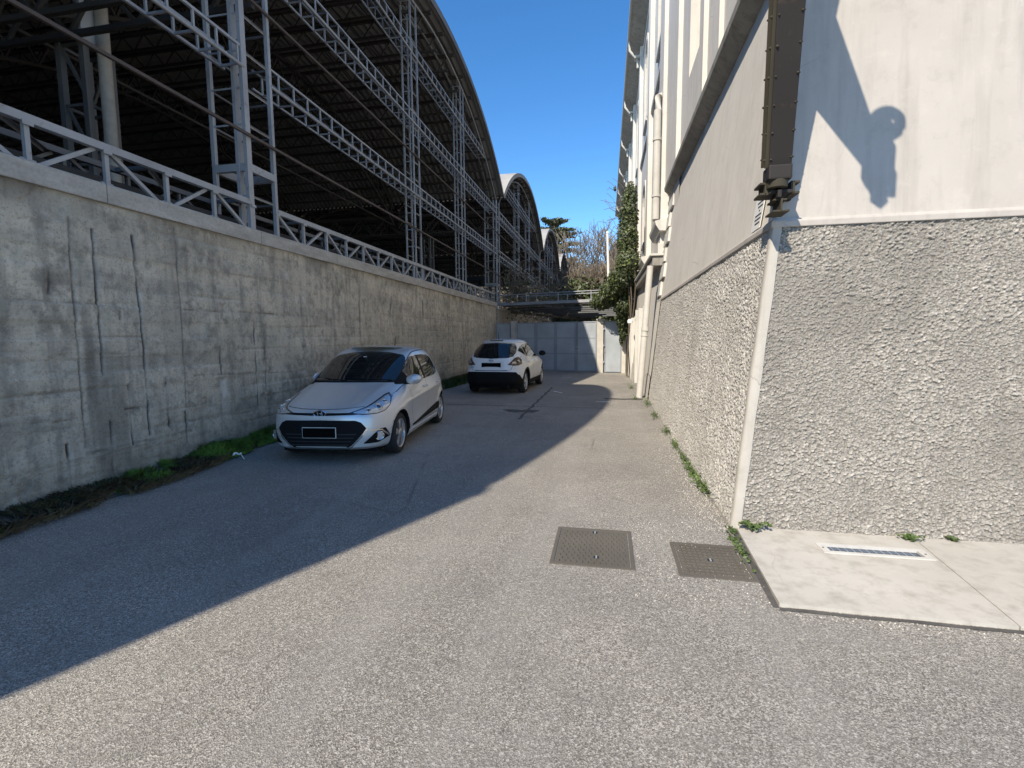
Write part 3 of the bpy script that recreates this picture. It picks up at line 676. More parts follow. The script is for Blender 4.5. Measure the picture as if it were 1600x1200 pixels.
    # --- upper facade with openings
    def facade(ya, yb, za, zb, x, ops, name='facade_wall'):
        m = MB(); W_ = []
        def topz(o, y):
            if not o[4]: return o[3]
            c = (o[0] + o[1]) / 2; r = (o[1] - o[0]) / 2; return o[3] - r + math.sqrt(max(r * r - (y - c) ** 2, 0))
        yr = sorted(set([(o[0], o[1]) for o in ops])); cur = ya
        def colq(a, b, lo0, lo1, hi0, hi1): m.add([(x, a, lo0), (x, b, lo1), (x, b, hi1), (x, a, hi0)], [(0, 1, 2, 3)])
        for (a, b) in yr:
            colq(cur, a, za, za, zb, zb); S = np.linspace(a, b, 13); stack = sorted([o for o in ops if o[0] == a], key=lambda o: o[2])
            for j in range(12):
                p, q = S[j], S[j + 1]; l0 = l1 = za
                for o in stack:
                    colq(p, q, l0, l1, o[2], o[2]); l0, l1 = topz(o, p), topz(o, q)
                    dd = .26; m.add([(x, p, l0), (x, q, l1), (x + dd, q, l1), (x + dd, p, l0)], [(0, 1, 2, 3)])
                colq(p, q, l0, l1, zb, zb)
            for o in stack:
                dd = .26
                for yy in (a, b): m.add([(x, yy, o[2]), (x + dd, yy, o[2]), (x + dd, yy, topz(o, yy)), (x, yy, topz(o, yy))], [(0, 1, 2, 3)])
                m.add([(x, a, o[2]), (x, b, o[2]), (x + dd, b, o[2]), (x + dd, a, o[2])], [(0, 1, 2, 3)])
            cur = b
        colq(cur, yb, za, za, zb, zb)
        w = m.build(name, 'facade', root, None, False, 0, False)
        for o in ops:
            pts = [(y, topz(o, y)) for y in np.linspace(o[0], o[1], 13)]
            g_ = MB(); n = len(pts); g_.add([(x + .24, y, o[2]) for y, z in pts] + [(x + .24, y, z) for y, z in pts], [(i, i + 1, n + i + 1, n + i) for i in range(n - 1)])
            wn = g_.build('window', 'glass', root)
            f_ = MB(); c = (o[0] + o[1]) / 2
            f_.bb((x + .19, c - .035, o[2]), (x + .235, c + .035, o[3] - .02)); f_.bb((x + .195, o[0], (o[2] + o[3]) / 2 - .03), (x + .232, o[1], (o[2] + o[3]) / 2 + .03))
            f_.bb((x + .19, o[0], o[2]), (x + .236, o[0] + .06, o[3] - (o[1] - o[0]) / 2 * o[4])); f_.bb((x + .19, o[1] - .06, o[2]), (x + .236, o[1], o[3] - (o[1] - o[0]) / 2 * o[4]))
            f_.build('frame', 'trim', wn)
            if o[4]: MB().bb((x - .1, o[0] - .15, o[2] - .12), (x + .05, o[1] + .15, o[2])).build('sill', 'trim', wn, None, False, .012)
            if o[4]:
                a_ = MB(); R1 = (o[1] - o[0]) / 2 + .06; R2 = R1 + .2; zc = o[3] - (o[1] - o[0]) / 2
                th = np.linspace(0, math.pi, 13); a_.grid([[(x + xo, c - r * math.cos(t_), zc + r * math.sin(t_)) for (xo, r) in ((.01, R1), (-.06, R1), (-.06, R2), (.01, R2))] for t_ in th])
                for sg in (-1, 1): a_.bb((x - .06, min(c + sg * R1, c + sg * R2), o[2]), (x + .01, max(c + sg * R1, c + sg * R2), zc))
                a_.build('surround', 'trim', wn)
    facade(4.9, 9.65, 5.5, 16.2, 1.70, [(6.2, 7.6, 7.3, 10.4, 0)])
    facade(9.65, 12.2, 5.5, 16.2, FW, [(10.0, 11.15, 7.0, 10.2, 0)])
    ops = []
    for k in range(7):
        c = 17.1 + 6.1 * k
        for w_, za_, zb_ in ((.7, 5.75, 8.3), (.7, 10.95, 14.4)): ops.append((c - w_, c + w_, za_, zb_, 1))
    facade(12.2, 62, 3.8, 16.2, FW + .0, ops)
    for yy, x in ((9.65, 1.7), (12.2, 1.62)): pass
    part('facade_return', 'facade', root, (FW, 9.62, 5.5), (1.72, 9.66, 16.2))
    # stepped pilasters
    pil = [(8.35, 8.85, 1.63), (12.2, 14.3, 1.52), (14.25, 15.3, 1.42)] + [(19.7 + 6.1 * k, 20.55 + 6.1 * k, 1.46) for k in range(7)]
    for (a, b, x) in pil:
        z0 = 5.66 if a < 13.9 else 3.87
        part('pilaster', 'facade', root, (x, a, z0), (FW + (.12 if a < 9 else .03), b, 15.7), .012)
        if a > 13.9: part('pilaster_base', 'trim', root, (x - .06, a - .05, z0), (FW + .02, b + .05, z0 + .35), .02)
    # string course and upper sills
    part('string_course', 'trim', root, (FW - .09, 15.32, 9.95), (FW + .02, 62, 10.15), .02)
    part('string_course', 'trim', root, (FW - .05, 12.2, 15.2), (FW + .02, 62, 15.4), .02)
    # moulded hoods over the lower storey
    for (a, b, z, x) in ((14.0, 15.9, 4.62, 1.27), (18.4, 20.4, 4.35, 1.2), (22.5, 24.5, 4.35, 1.2)):
        m = MB(); m.prism([(FW + .02, z - .12), (x + .1, z - .1), (x, z + .06), (x - .02, z + .16), (FW + .02, z + .24)], lambda xx, zz: (xx, a, zz), lambda xx, zz: (xx, b, zz)); m.build('window_hood', 'trim', root, None, False, .01)
        part('blind_window', 'ledge', root, (FW - .02, a + .4, z - .75), (FW + .01, b - .4, z - .14))
    # eaves with gutter and spouts
    m = MB(); m.prism([(FW + .3, 15.75), (FW, 15.8), (1.02, 16.12), (.93, 16.15), (.93, 16.3), (FW + .3, 16.6)], lambda x, z: (x, 10, z), lambda x, z: (x, 62, z)); ev = m.build('eaves', 'ledge', root, None, False, .01)
    MB().tube([(.93, 10, 16.24), (.93, 62, 16.24)], .09, 10).build('gutter', 'pipe', ev, None, 50)
    for k in range(7):
        y = 20.1 + 6.1 * k
        MB().tube([(.95, y, 16.15), (.97, y, 15.75), (1.2, y, 15.45), (1.36, y, 15.4), (1.37, y, 14.9)], .06, 8).build('gutter_elbow', 'trim', ev, None, 50)
        part('elbow_bracket', 'trim', ev, (1.2, y - .2, 15.3), (1.5, y + .2, 15.42))
    part('roof', 'ledge', root, (1.2, 8, 16.602), (11, 62, 16.9))
    return root
building()
# drainpipes on the facade
def facade_pipe(pts, r, label, clamps):
    o = thing('drainpipe', pts[-1], label, 'drainpipe'); MB().tube(pts, r, 14).build('pipe', 'pipe2', o, None, 50)
    for p, q in clamps: MB().tube([p, q], r * 1.22, 14).build('clamp', 'pipe2', o, None, 50)
    return o
facade_pipe([(1.13, 13.75, 3.54), (1.09, 13.72, 3.0), (.88, 13.45, 0)], .085, 'thick grey drainpipe reaching the ground below the canopy', [((1.013, 13.61, 1.8), (1.02, 13.62, 1.9)), ((1.002, 13.6, 1.66), (1.004, 13.603, 1.69))])
facade_pipe([(1.52, 14.9, 8.4), (1.32, 14.45, 8.15), (1.3, 14.4, 7.8), (1.3, 14.4, 4.9)], .1, 'grey drainpipe with bent top between the plastered pilasters', [((1.3, 14.4, 7.0), (1.3, 14.4, 7.06)), ((1.3, 14.4, 5.5), (1.3, 14.4, 5.56))])
lp = thing('wall_lamp', (.92, 19.0, 2.25), 'small round wall lamp under the ivy', 'lamp')
MB().tube([(.98, 19.0, 2.25), (.86, 19.0, 2.25)], .03, 8).build('arm', 'pipe2', lp, None, 50); MB().lathe([(-.1, .02), (-.09, .09), (0, .1), (.05, .06), (.06, .01)], 14, 0, (.86, 19.0, 2.25), 'z').build('shade', 'white', lp, None, 50)
# white pole beside the building
pl = thing('white_pole', (.09, 25.3, 3.39), 'thin pale upright pole in front of the bare trees', 'pole')
MB().tube([(.09, 25.3, 3.39), (-.02, 25.3, 6.8)], .06, 12).build('shaft', 'white', pl, None, 50); MB().tube([(-.02, 25.3, 6.8), (-.02, 25.3, 6.9)], [.08, .04], 12).build('cap', 'white', pl, None, 50)
# paper notice on the corner
nc = thing('paper_notice', (1.36, 4.72, 2.78), 'white paper notice with dark lines stuck near the corner under the crane foot', 'notice')
q = lambda y, z, o: (bxz(z) - o, y, z)
m = MB(); m.prism([(4.93, 2.665), (4.88, 2.96), (5.16, 2.96), (5.21, 2.665)], lambda y, z: q(y, z, .006), lambda y, z: q(y, z, .012)); m.build('sheet', 'white', nc)
m = MB()
for k, (a, b) in enumerate(((.02, .19), (.02, .16), (.08, .11), (.02, .2), (.02, .2), (.03, .17))):
    z = 2.9 - k * .037; o_ = .006 * k + .285; m.prism([(4.615 + a + o_, z), (4.615 + a + o_, z + .014), (4.615 + b + o_, z + .014), (4.615 + b + o_, z)], lambda y, z: q(y, z, .0125), lambda y, z: q(y, z, .0135))
m.build('print', 'black', nc)

# ------------------------------------------------------------------ jib crane on the corner
def crane():
    root = thing('jib_crane', (1.3, 4.3, 2.95), 'dark riveted iron crane jib leaning out from the building corner', 'crane')
    F = Vector((1.30, 4.27, 2.99)); D = Vector((-.095, -.385, 1.04)).normalized(); X = Vector((1, 0, 0)); X = (X - D * X.dot(D)).normalized(); N = D.cross(X).normalized()  # N points towards the viewer
    if N.y > 0: N = -N
    def at(l, a, n): return F + D * l + X * a + N * n
    L = 4.2
    def beam(a0, a1, b0, b1, n0, n1, l0, l1, name, mat, par, bev=.004):
        m = MB(); vs = [at(l0, a0, n0), at(l0, a1, n0), at(l0, a1, n1), at(l0, a0, n1), at(l1, b0, n0), at(l1, b1, n0), at(l1, b1, n1), at(l1, b0, n1)]
        m.add(vs, [(0, 1, 2, 3), (4, 5, 6, 7), (0, 1, 5, 4), (1, 2, 6, 5), (2, 3, 7, 6), (3, 0, 4, 7)]); return m.build(name, mat, par, None, False, bev)
    mast = beam(-.075, .085, -.10, .14, .035, .05, 0, L, 'face_plate', 'iron', root)
    beam(-.06, -.045, -.07, -.055, -.09, .035, 0, L, 'web', 'iron2', root); beam(.055, .07, .085, .1, -.09, .035, 0, L, 'web', 'iron', root)
    beam(-.075, .085, -.085, .115, -.105, -.09, 0, L, 'back_plate', 'iron', root)
    beam(-.1, -.062, -.11, -.07, .012, .034, .0, L, 'edge_angle', 'iron2', root); beam(-.1, -.062, -.11, -.07, -.089, -.07, .0, L, 'edge_angle', 'iron2', root)
    rv = MB().lathe([(0, .012), (.006, .011), (.011, .006), (.013, .001)], 8, 0, (0, 0, 0), 'z').mesh('rivet', 'iron2', (0, 0, 0), 50)
    qn = N.to_track_quat('Z', 'Y'); qx = (-X).to_track_quat('Z', 'Y'); qx2 = X.to_track_quat('Z', 'Y')
    for i in range(22):
        l = .06 + i * .185
        for a, n, qq in ((-.066, .05, qn), (.076 + .02 * l / L, .05, qn), (-.1 - .01 * l / L, .02, qx), (-.1 - .01 * l / L, -.08, qx), (.086 + .03 * l / L, .042, qx2)):
            o = bpy.data.objects.new('rivet', rv); o.rotation_euler = qq.to_euler(); o.location = at(l, a, n) - wpos(root); s = random.uniform(.6, .95); o.scale = (s, s, s * 1.1); link(o, root)
    # foot bearing
    m = MB().lathe([(-.2, .03), (-.195, .075), (-.14, .08), (-.13, .05), (-.1, .045)], 20, 0, tuple(F + Vector((0, 0, .03))), 'z'); m.build('foot_bearing', 'iron2', root, None, 40)
    m = MB(); m.box((1.30, 4.27, 2.93), (.17, .16, .11)); m.build('bearing_block', 'iron', root, None, False, .012)
    m = MB(); m.box((1.33, 4.36, 2.80), (.17, .2, .03)); m.box((1.31, 4.30, 2.775), (.03, .16, .06)); m.build('bracket_plate', 'iron', root, None, False, .006)
    for sx in (-1, 1):
        m = MB(); c = Vector((1.325 + sx * .095, 4.36, 2.83)); m.box(c, (.03, .17, .1)); m.box(c + Vector((sx * .025, 0, .04)), (.05, .17, .018)); m.box(c + Vector((sx * .025, 0, -.04)), (.05, .17, .018)); m.build('bracket_flange', 'iron2', root, None, False, .004)
    m = MB(); m.box((1.33, 4.33, 2.69), (.014, .2, .1)); m.box((1.33, 4.33, 2.645), (.12, .2, .014)); m.box((1.33, 4.35, 2.74), (.1, .16, .014)); m.build('beam_end', 'iron2', root, None, False, .003)
    m = MB(); m.box((1.44, 4.62, 2.86), (.12, .2, .14)); m.build('wall_anchor', 'iron', root, None, False, .02)
    # horizontal arm with pulley and hook block (above the picture: only its shadow shows)
    A = at(2.0, 0.02, 0); E = Vector((1.26, 2.62, 4.98))
    m = MB(); d = (E - A); s = Vector((1, 0, 0)) * .035
    vs = []
    for p, hh in ((A + Vector((0, .15, .06)), .3), (E, .13)):
        for k in (-1, 1):
            for t_ in (-hh, hh if hh < .2 else .85): vs.append(p + s * k + Vector((0, 0, t_)))
    m.add(vs, [(0, 1, 3, 2), (4, 6, 7, 5), (0, 4, 5, 1), (2, 3, 7, 6), (0, 2, 6, 4), (1, 5, 7, 3)]); m.build('arm', 'iron', root, None, False, .006)
    m = MB(); c = Vector((1.36, 2.72, 5.2)); th = np.linspace(0, 2 * math.pi, 25)
    m.tube([c + Vector((.095 * math.cos(t_), .0, .095 * math.sin(t_))) for t_ in th], .042, 8); m.tube([c + Vector((-.03, -.02, -.01)), c + Vector((-.03, .02, -.01))], .075, 12); m.tube([c + Vector((-.03, 0, -.2)), c + Vector((-.03, 0, 0))], .08, 8)
    m.build('pulley', 'iron', root, None, 40)
    m = MB(); m.box((1.30, 2.68, 4.92), (.2, .1, .34)); m.box((1.335, 2.68, 4.76), (.17, .09, .2)); m.tube([(1.30, 2.68, 4.68), (1.29, 2.68, 4.6), (1.32, 2.68, 4.57), (1.36, 2.68, 4.62)], .035, 8); m.build('hook_block', 'iron', root, None, False, 0)
crane()

# ------------------------------------------------------------------ pavement slabs, basement light, covers
pv = tag(thing('pavement', (2, 3.7, 0), None, None), kind='structure')
zt = .022
sl_ = [[(1.125, 4.42), (1.07, 3.12), (2.315, 3.10), (2.475, 4.42)], [(2.483, 4.42), (2.323, 3.10), (3.55, 3.09), (3.75, 4.42)], [(3.758, 4.42), (3.558, 3.09), (4.8, 3.08), (5.0, 4.42)]]
def slab(poly, hole=None):
    m = MB()
    if hole is None: m.prism(poly, lambda x, y: (x, y, -.05), lambda x, y: (x, y, zt))
    else:
        (a, b), (c, d) = hole; H4 = [(a, d), (a, b), (c, b), (c, d)]
        for i in range(4):
            p, q_ = poly[i], poly[(i + 1) % 4]; r, s_ = H4[(i + 1) % 4], H4[i]
            m.add([(*p, zt), (*q_, zt), (*r, zt), (*s_, zt)], [(0, 1, 2, 3)]); m.add([(*p, zt), (*q_, zt), (*q_, -.05), (*p, -.05)], [(0, 1, 2, 3)]); m.add([(*r, zt), (*s_, zt), (*s_, -.05), (*r, -.05)], [(0, 1, 2, 3)])
    return m.build('slab', 'slab', pv, None, False, .006 if hole is None else 0)
slab(sl_[0], ((1.68, 3.965), (2.36, 4.085))); slab(sl_[1]); slab(sl_[2])
bl = thing('basement_light', (2.0, 4.0, .045), 'narrow glass basement light in a white frame set in the pavement slab', 'window')
m = MB()
for lo, hi in (((1.645, 3.935, zt - .01), (2.395, 3.968, zt + .008)), ((1.645, 4.08, zt - .01), (2.395, 4.112, zt + .008)), ((1.645, 3.968, zt - .01), (1.70, 4.08, zt + .008)), ((2.34, 3.968, zt - .01), (2.395, 4.08, zt + .008))): m.bb(lo, hi)
m.build('frame', 'trim', bl)
part('pane', 'frost', bl, (1.70, 3.968, zt - .03), (2.34, 4.08, zt - .012))
for k in range(12): part('bar', 'steel', bl, (1.74 + k * .05, 3.97, zt - .012), (1.745 + k * .05, 4.078, zt - .009))
for x in (1.67, 2.368): MB().lathe([(zt + .008, .008), (zt + .01, .007), (zt + .0105, .001)], 8, 0, (x, 4.022, 0), 'z').build('screw', 'iron', bl)
def cover(poly, label, keys, wave):
    (x0, y0), (x1, y1) = poly; c = ((x0 + x1) / 2, (y0 + y1) / 2)
    root = thing('manhole_cover', (*c, 0), label, 'manhole cover', 'cast iron covers in the asphalt')
    m = MB(); w = .028
    for lo, hi in (((x0, y0), (x1, y0 + w)), ((x0, y1 - w), (x1, y1)), ((x0, y0 + w), (x0 + w, y1 - w)), ((x1 - w, y0 + w), (x1, y1 - w))): m.bb((*lo, -.02), (*hi, .008))
    m.build('rim', 'cover', root)
    pl_ = part('plate', 'cover', root, (x0 + w + .006, y0 + w + .006, -.02), (x1 - w - .006, y1 - w - .006, .003))
    m = MB(); y = y0 + .06; r = 0
    while y < y1 - .05:
        x = x0 + .06 + (.017 if r % 2 else 0)
        while x < x1 - .05:
            if not any(abs(x - a) < .045 and abs(y - b) < .045 for a, b in keys):
                if wave: m.box((x, y, .006), (.026, .01, .007), 0, .4 if (r % 2) else -.4)
                else: m.box((x, y, .0065), (.015, .03, .008))
            x += .036 if wave else .043
        y += .024 if wave else .05; r += 1
    tag(m.build('tread_pattern', 'cover', pl_), kind='stuff')
    for a, b in keys:
        part('key_recess', 'black', pl_, (a - .02, b - .02, .003), (a + .02, b + .02, .0042)); part('lifting_bar', 'steel', pl_, (a - .006, b - .02, .0042), (a + .006, b + .02, .009))
    return root
cover(((-.40, 3.44), (.22, 4.14)), 'larger square manhole cover with two key holes, left of the pair', [(-.06, 3.6), (-.08, 4.07)], False)
cover(((.52, 3.41), (1.04, 3.98)), 'smaller wavy-patterned manhole cover beside the pavement slab', [(.78, 3.7)], True)

# ------------------------------------------------------------------ gate, side door and pillars at the end of the lane
GA = Vector((-5.6, 24.2, 0)); GB = Vector((.85, 22.4, 0)); GU = (GB - GA).normalized(); GN = Vector((GU.y, -GU.x, 0)); GZ = math.atan2(GU.y, GU.x)
def gx(x, n=0., z=0.):
    t = (x - GA.x) / GU.x; p = GA + GU * t + GN * n; return (p.x, p.y, z)
def gbox(m, x0, x1, z0, z1, n0, n1): 
    a = Vector(gx(x0)); b = Vector(gx(x1)); c = (a + b) / 2 + GN * ((n0 + n1) / 2); return m.box((c.x, c.y, (z0 + z1) / 2), ((b - a).length, abs(n1 - n0), z1 - z0), 0, GZ)
def leaf(root, x0, x1, zt_=2.36, nm='gate_leaf', rails=(.86, 1.6)):
    l = gbox(MB(), x0 + .03, x1 - .03, .06, zt_ - .03, -.012, .012).build(nm, 'gate', root)
    for (a, b, c, d) in ((x0, x0 + .055, .03, zt_), (x1 - .055, x1, .03, zt_), (x0 + .055, x1 - .055, .03, .09), (x0 + .055, x1 - .055, zt_ - .06, zt_)): gbox(MB(), a, b, c, d, -.025, .03).build('frame_bar', 'gateframe', l, None, False, .004)
    for z in rails: gbox(MB(), x0 + .055, x1 - .055, z - .025, z + .025, -.02, .022).build('rail', 'gateframe', l, None, False, .004)
    return l
gt = thing('folding_gate', gx(-2.4), 'blue-grey sheet metal folding gate closing the end of the lane', 'gate')
for a, b in ((-4.39, -3.42), (-3.36, -2.42), (-2.38, -1.43), (-1.36, -.45)): leaf(gt, a, b)
for x in (-3.39, -2.4, -1.395): gbox(MB(), x - .02, x + .02, .02, 2.38, .02, .05).build('hinge_post', 'gateframe', gt)
lk = gbox(MB(), -1.46, -1.34, 1.02, 1.16, .05, .075).build('lock', 'gateframe', gt); MB().tube([gx(-1.4, .07, 1.1), gx(-1.4, .12, 1.1), gx(-1.28, .12, 1.1)], .012, 6).build('handle', 'iron', lk)
sp_ = thing('side_panel', gx(-5.1), 'narrow sheet metal panel between the concrete wall and the gate post', 'panel'); leaf(sp_, -5.52, -4.72, 2.36, 'panel_leaf', ())
sd = thing('metal_door', gx(.3), 'narrow sunlit sheet metal door at the right end of the gate', 'door'); dl = leaf(sd, -.09, .66, 2.36, 'door_leaf', ()); gbox(MB(), -.085, -.03, .95, 1.1, .03, .05).build('lock', 'steel', dl)
for (a, b, lab) in ((-4.66, -4.43, 'plain post left of the folding gate behind the white car'), (-.42, -.13, 'pale square pillar between the gate and the narrow door')):
    o = thing('gate_pillar', gx((a + b) / 2), lab, 'pillar', 'gate pillars'); gbox(MB(), a, b, 0, 2.4, -.12, .1).build('shaft', 'pillar', o, None, False, .01); gbox(MB(), a - .02, b + .02, 2.402, 2.46, -.14, .12).build('cap', 'pillar', o, None, False, .01)
    for z in (.5, 1.25, 2.0): gbox(MB(), b - .01, b + .05, z - .04, z + .04, .1, .125).build('hinge', 'steel', o)
o = thing('door_post', gx(.74), 'pale post between the narrow metal door and the building', 'post'); gbox(MB(), .68, .86, 0, 2.4, -.1, .08).build('shaft', 'pillar', o, None, False, .01); gbox(MB(), .67, .87, 2.402, 2.44, -.11, .09).build('cap', 'pillar', o)

# ------------------------------------------------------------------ footbridge over the gate
fb = thing('footbridge', (-2.8, 25, 3.4), 'steel footbridge with thin handrail crossing above the gate', 'footbridge')
BA = Vector((-5.9, 25.95, 0)); BB = Vector((.75, 23.95, 0)); BU = (BB - BA).normalized(); BN = Vector((-BU.y, BU.x, 0))
bp = lambda t, z, n=0.: tuple(BA + (BB - BA) * t + BN * n + Vector((0, 0, z)))
strut('edge_beam', bp(0, 3.42), bp(1, 3.42), .1, .14, 'steel', fb); strut('edge_beam', bp(0, 3.42, 1.3), bp(1, 3.42, 1.3), .1, .14, 'steel_old', fb)
for n in (0, 1.3): strut('handrail', bp(0, 3.9, n), bp(1, 3.9, n), .05, .05, 'steel', fb, 'tube')
for t in (.02, .26, .52, .77, .98):
    for n in (0, 1.3): strut('baluster', bp(t, 3.48, n), bp(t, 3.88, n), .035, .035, 'steel', fb)
for k in range(7): strut('deck_plank', bp(0, 3.37, .12 + k * .17), bp(1, 3.37, .12 + k * .17), .11, .035, 'steel_old', fb)
cv = thing('covered_passage', (-2.8, 32, 3.2), 'dark slatted passage roof behind the footbridge', 'roof')
for k in range(8):
    n = 1.9 + k * 1.75; strut('joist', bp(-.05, 3.25 - .01 * k, n), bp(1.0, 3.25 - .01 * k, n), .09, .075, 'steel_old', cv)
    strut('roof_board', bp(-.05, 3.33 - .012 * k, n + .3), bp(.42 if k % 3 else .3, 3.33 - .012 * k, n + .3), .9, .03, 'steel_dark', cv)
for t in (0., .9): strut('side_beam', bp(t, 3.1, 1.8), bp(t, 3.0, 15.), .12, .14, 'steel_dark', cv)

# dark earth-filled gap between asphalt and the slabs
ribbon('slab_gap', [(1.045 + .06 * t, 3.1 + 1.3 * t) for t in np.linspace(0, 1, 12)], .045, .0048, 'tar', ground, 21)
ribbon('slab_gap', [(1.06 + 3.7 * t, 3.085 - .04 * t + .004 * math.sin(t * 40)) for t in np.linspace(0, 1, 40)], .035, .0048, 'tar', ground, 23)
# ------------------------------------------------------------------ cars
def paint(name, c, metal, rough=.32):
    n = NT(name); v = n.obj(); fl = n.noise(v, 900, 1); dirt = n.noise(v, 3, 5)
    k = n.mix(n.ramp(fl, (.3, 0.), (.7, .25)), c, tuple(min(1, x * 1.25) for x in c)); k = n.mix(n.ramp(dirt, (.5, 0.), (.8, .12)), k, (.3, .28, .25))
    return n.out(k, rough, None, metal, Coat_Weight=.45, Coat_Roughness=.06)
MT['silver'] = paint('silver_paint', (.66, .665, .67), .45, .34); MT['pearl'] = paint('white_car_paint', (.74, .74, .73), 0., .35)
MT['rubber'] = plain('tyre_rubber', (.02, .02, .02), .85); MT['trimblack'] = plain('black_plastic', (.008, .008, .009), .75, 0, .1, 3., Specular_IOR_Level=.2)
MT['chrome'] = NT('chrome').out((.75, .75, .76), .15, None, 1.); MT['rim'] = NT('alloy').out((.52, .52, .53), .35, None, .8)
MT['lens'] = NT('clear_lens').out((.6, .61, .62), .25, None, .6, Coat_Weight=1.); MT['lensdark'] = NT('lamp_housing').out((.06, .065, .07), .15, None, .5, Coat_Weight=1.)
MT['redlens'] = NT('smoked_tail_lens').out((.05, .02, .018), .08, None, 0., Coat_Weight=1.); MT['cabglass'] = NT('car_glass').out((.011, .013, .014), .03, None, 0., Specular_IOR_Level=.75)
MT['plate'] = NT('blank_black_plate').out((.002, .002, .002), .8, None, 0., Specular_IOR_Level=.1); MT['slat'] = NT('grille_slat').out((.016, .016, .017), .6); MT['seam'] = NT('panel_gap').out((.015, .015, .016), .8); MT['brake'] = plain('brake_disc', (.12, .11, .1), .6, .5)
def pchip(xs, ys):
    xs = np.array(xs, float); ys = np.array(ys, float); h = np.diff(xs); d = np.diff(ys) / h; m = np.zeros(len(xs)); m[0] = d[0]; m[-1] = d[-1]
    for i in range(1, len(xs) - 1):
        if d[i - 1] * d[i] > 0:
            w1 = 2 * h[i] + h[i - 1]; w2 = h[i] + 2 * h[i - 1]; m[i] = (w1 + w2) / (w1 / d[i - 1] + w2 / d[i])
    def f(x):
        x = np.clip(np.asarray(x, float), xs[0], xs[-1]); i = np.clip(np.searchsorted(xs, x) - 1, 0, len(xs) - 2); t = (x - xs[i]) / h[i]
        return ys[i] * (2 * t ** 3 - 3 * t ** 2 + 1) + h[i] * m[i] * (t ** 3 - 2 * t ** 2 + t) + ys[i + 1] * (-2 * t ** 3 + 3 * t ** 2) + h[i] * m[i + 1] * (t ** 3 - t ** 2)
    return f
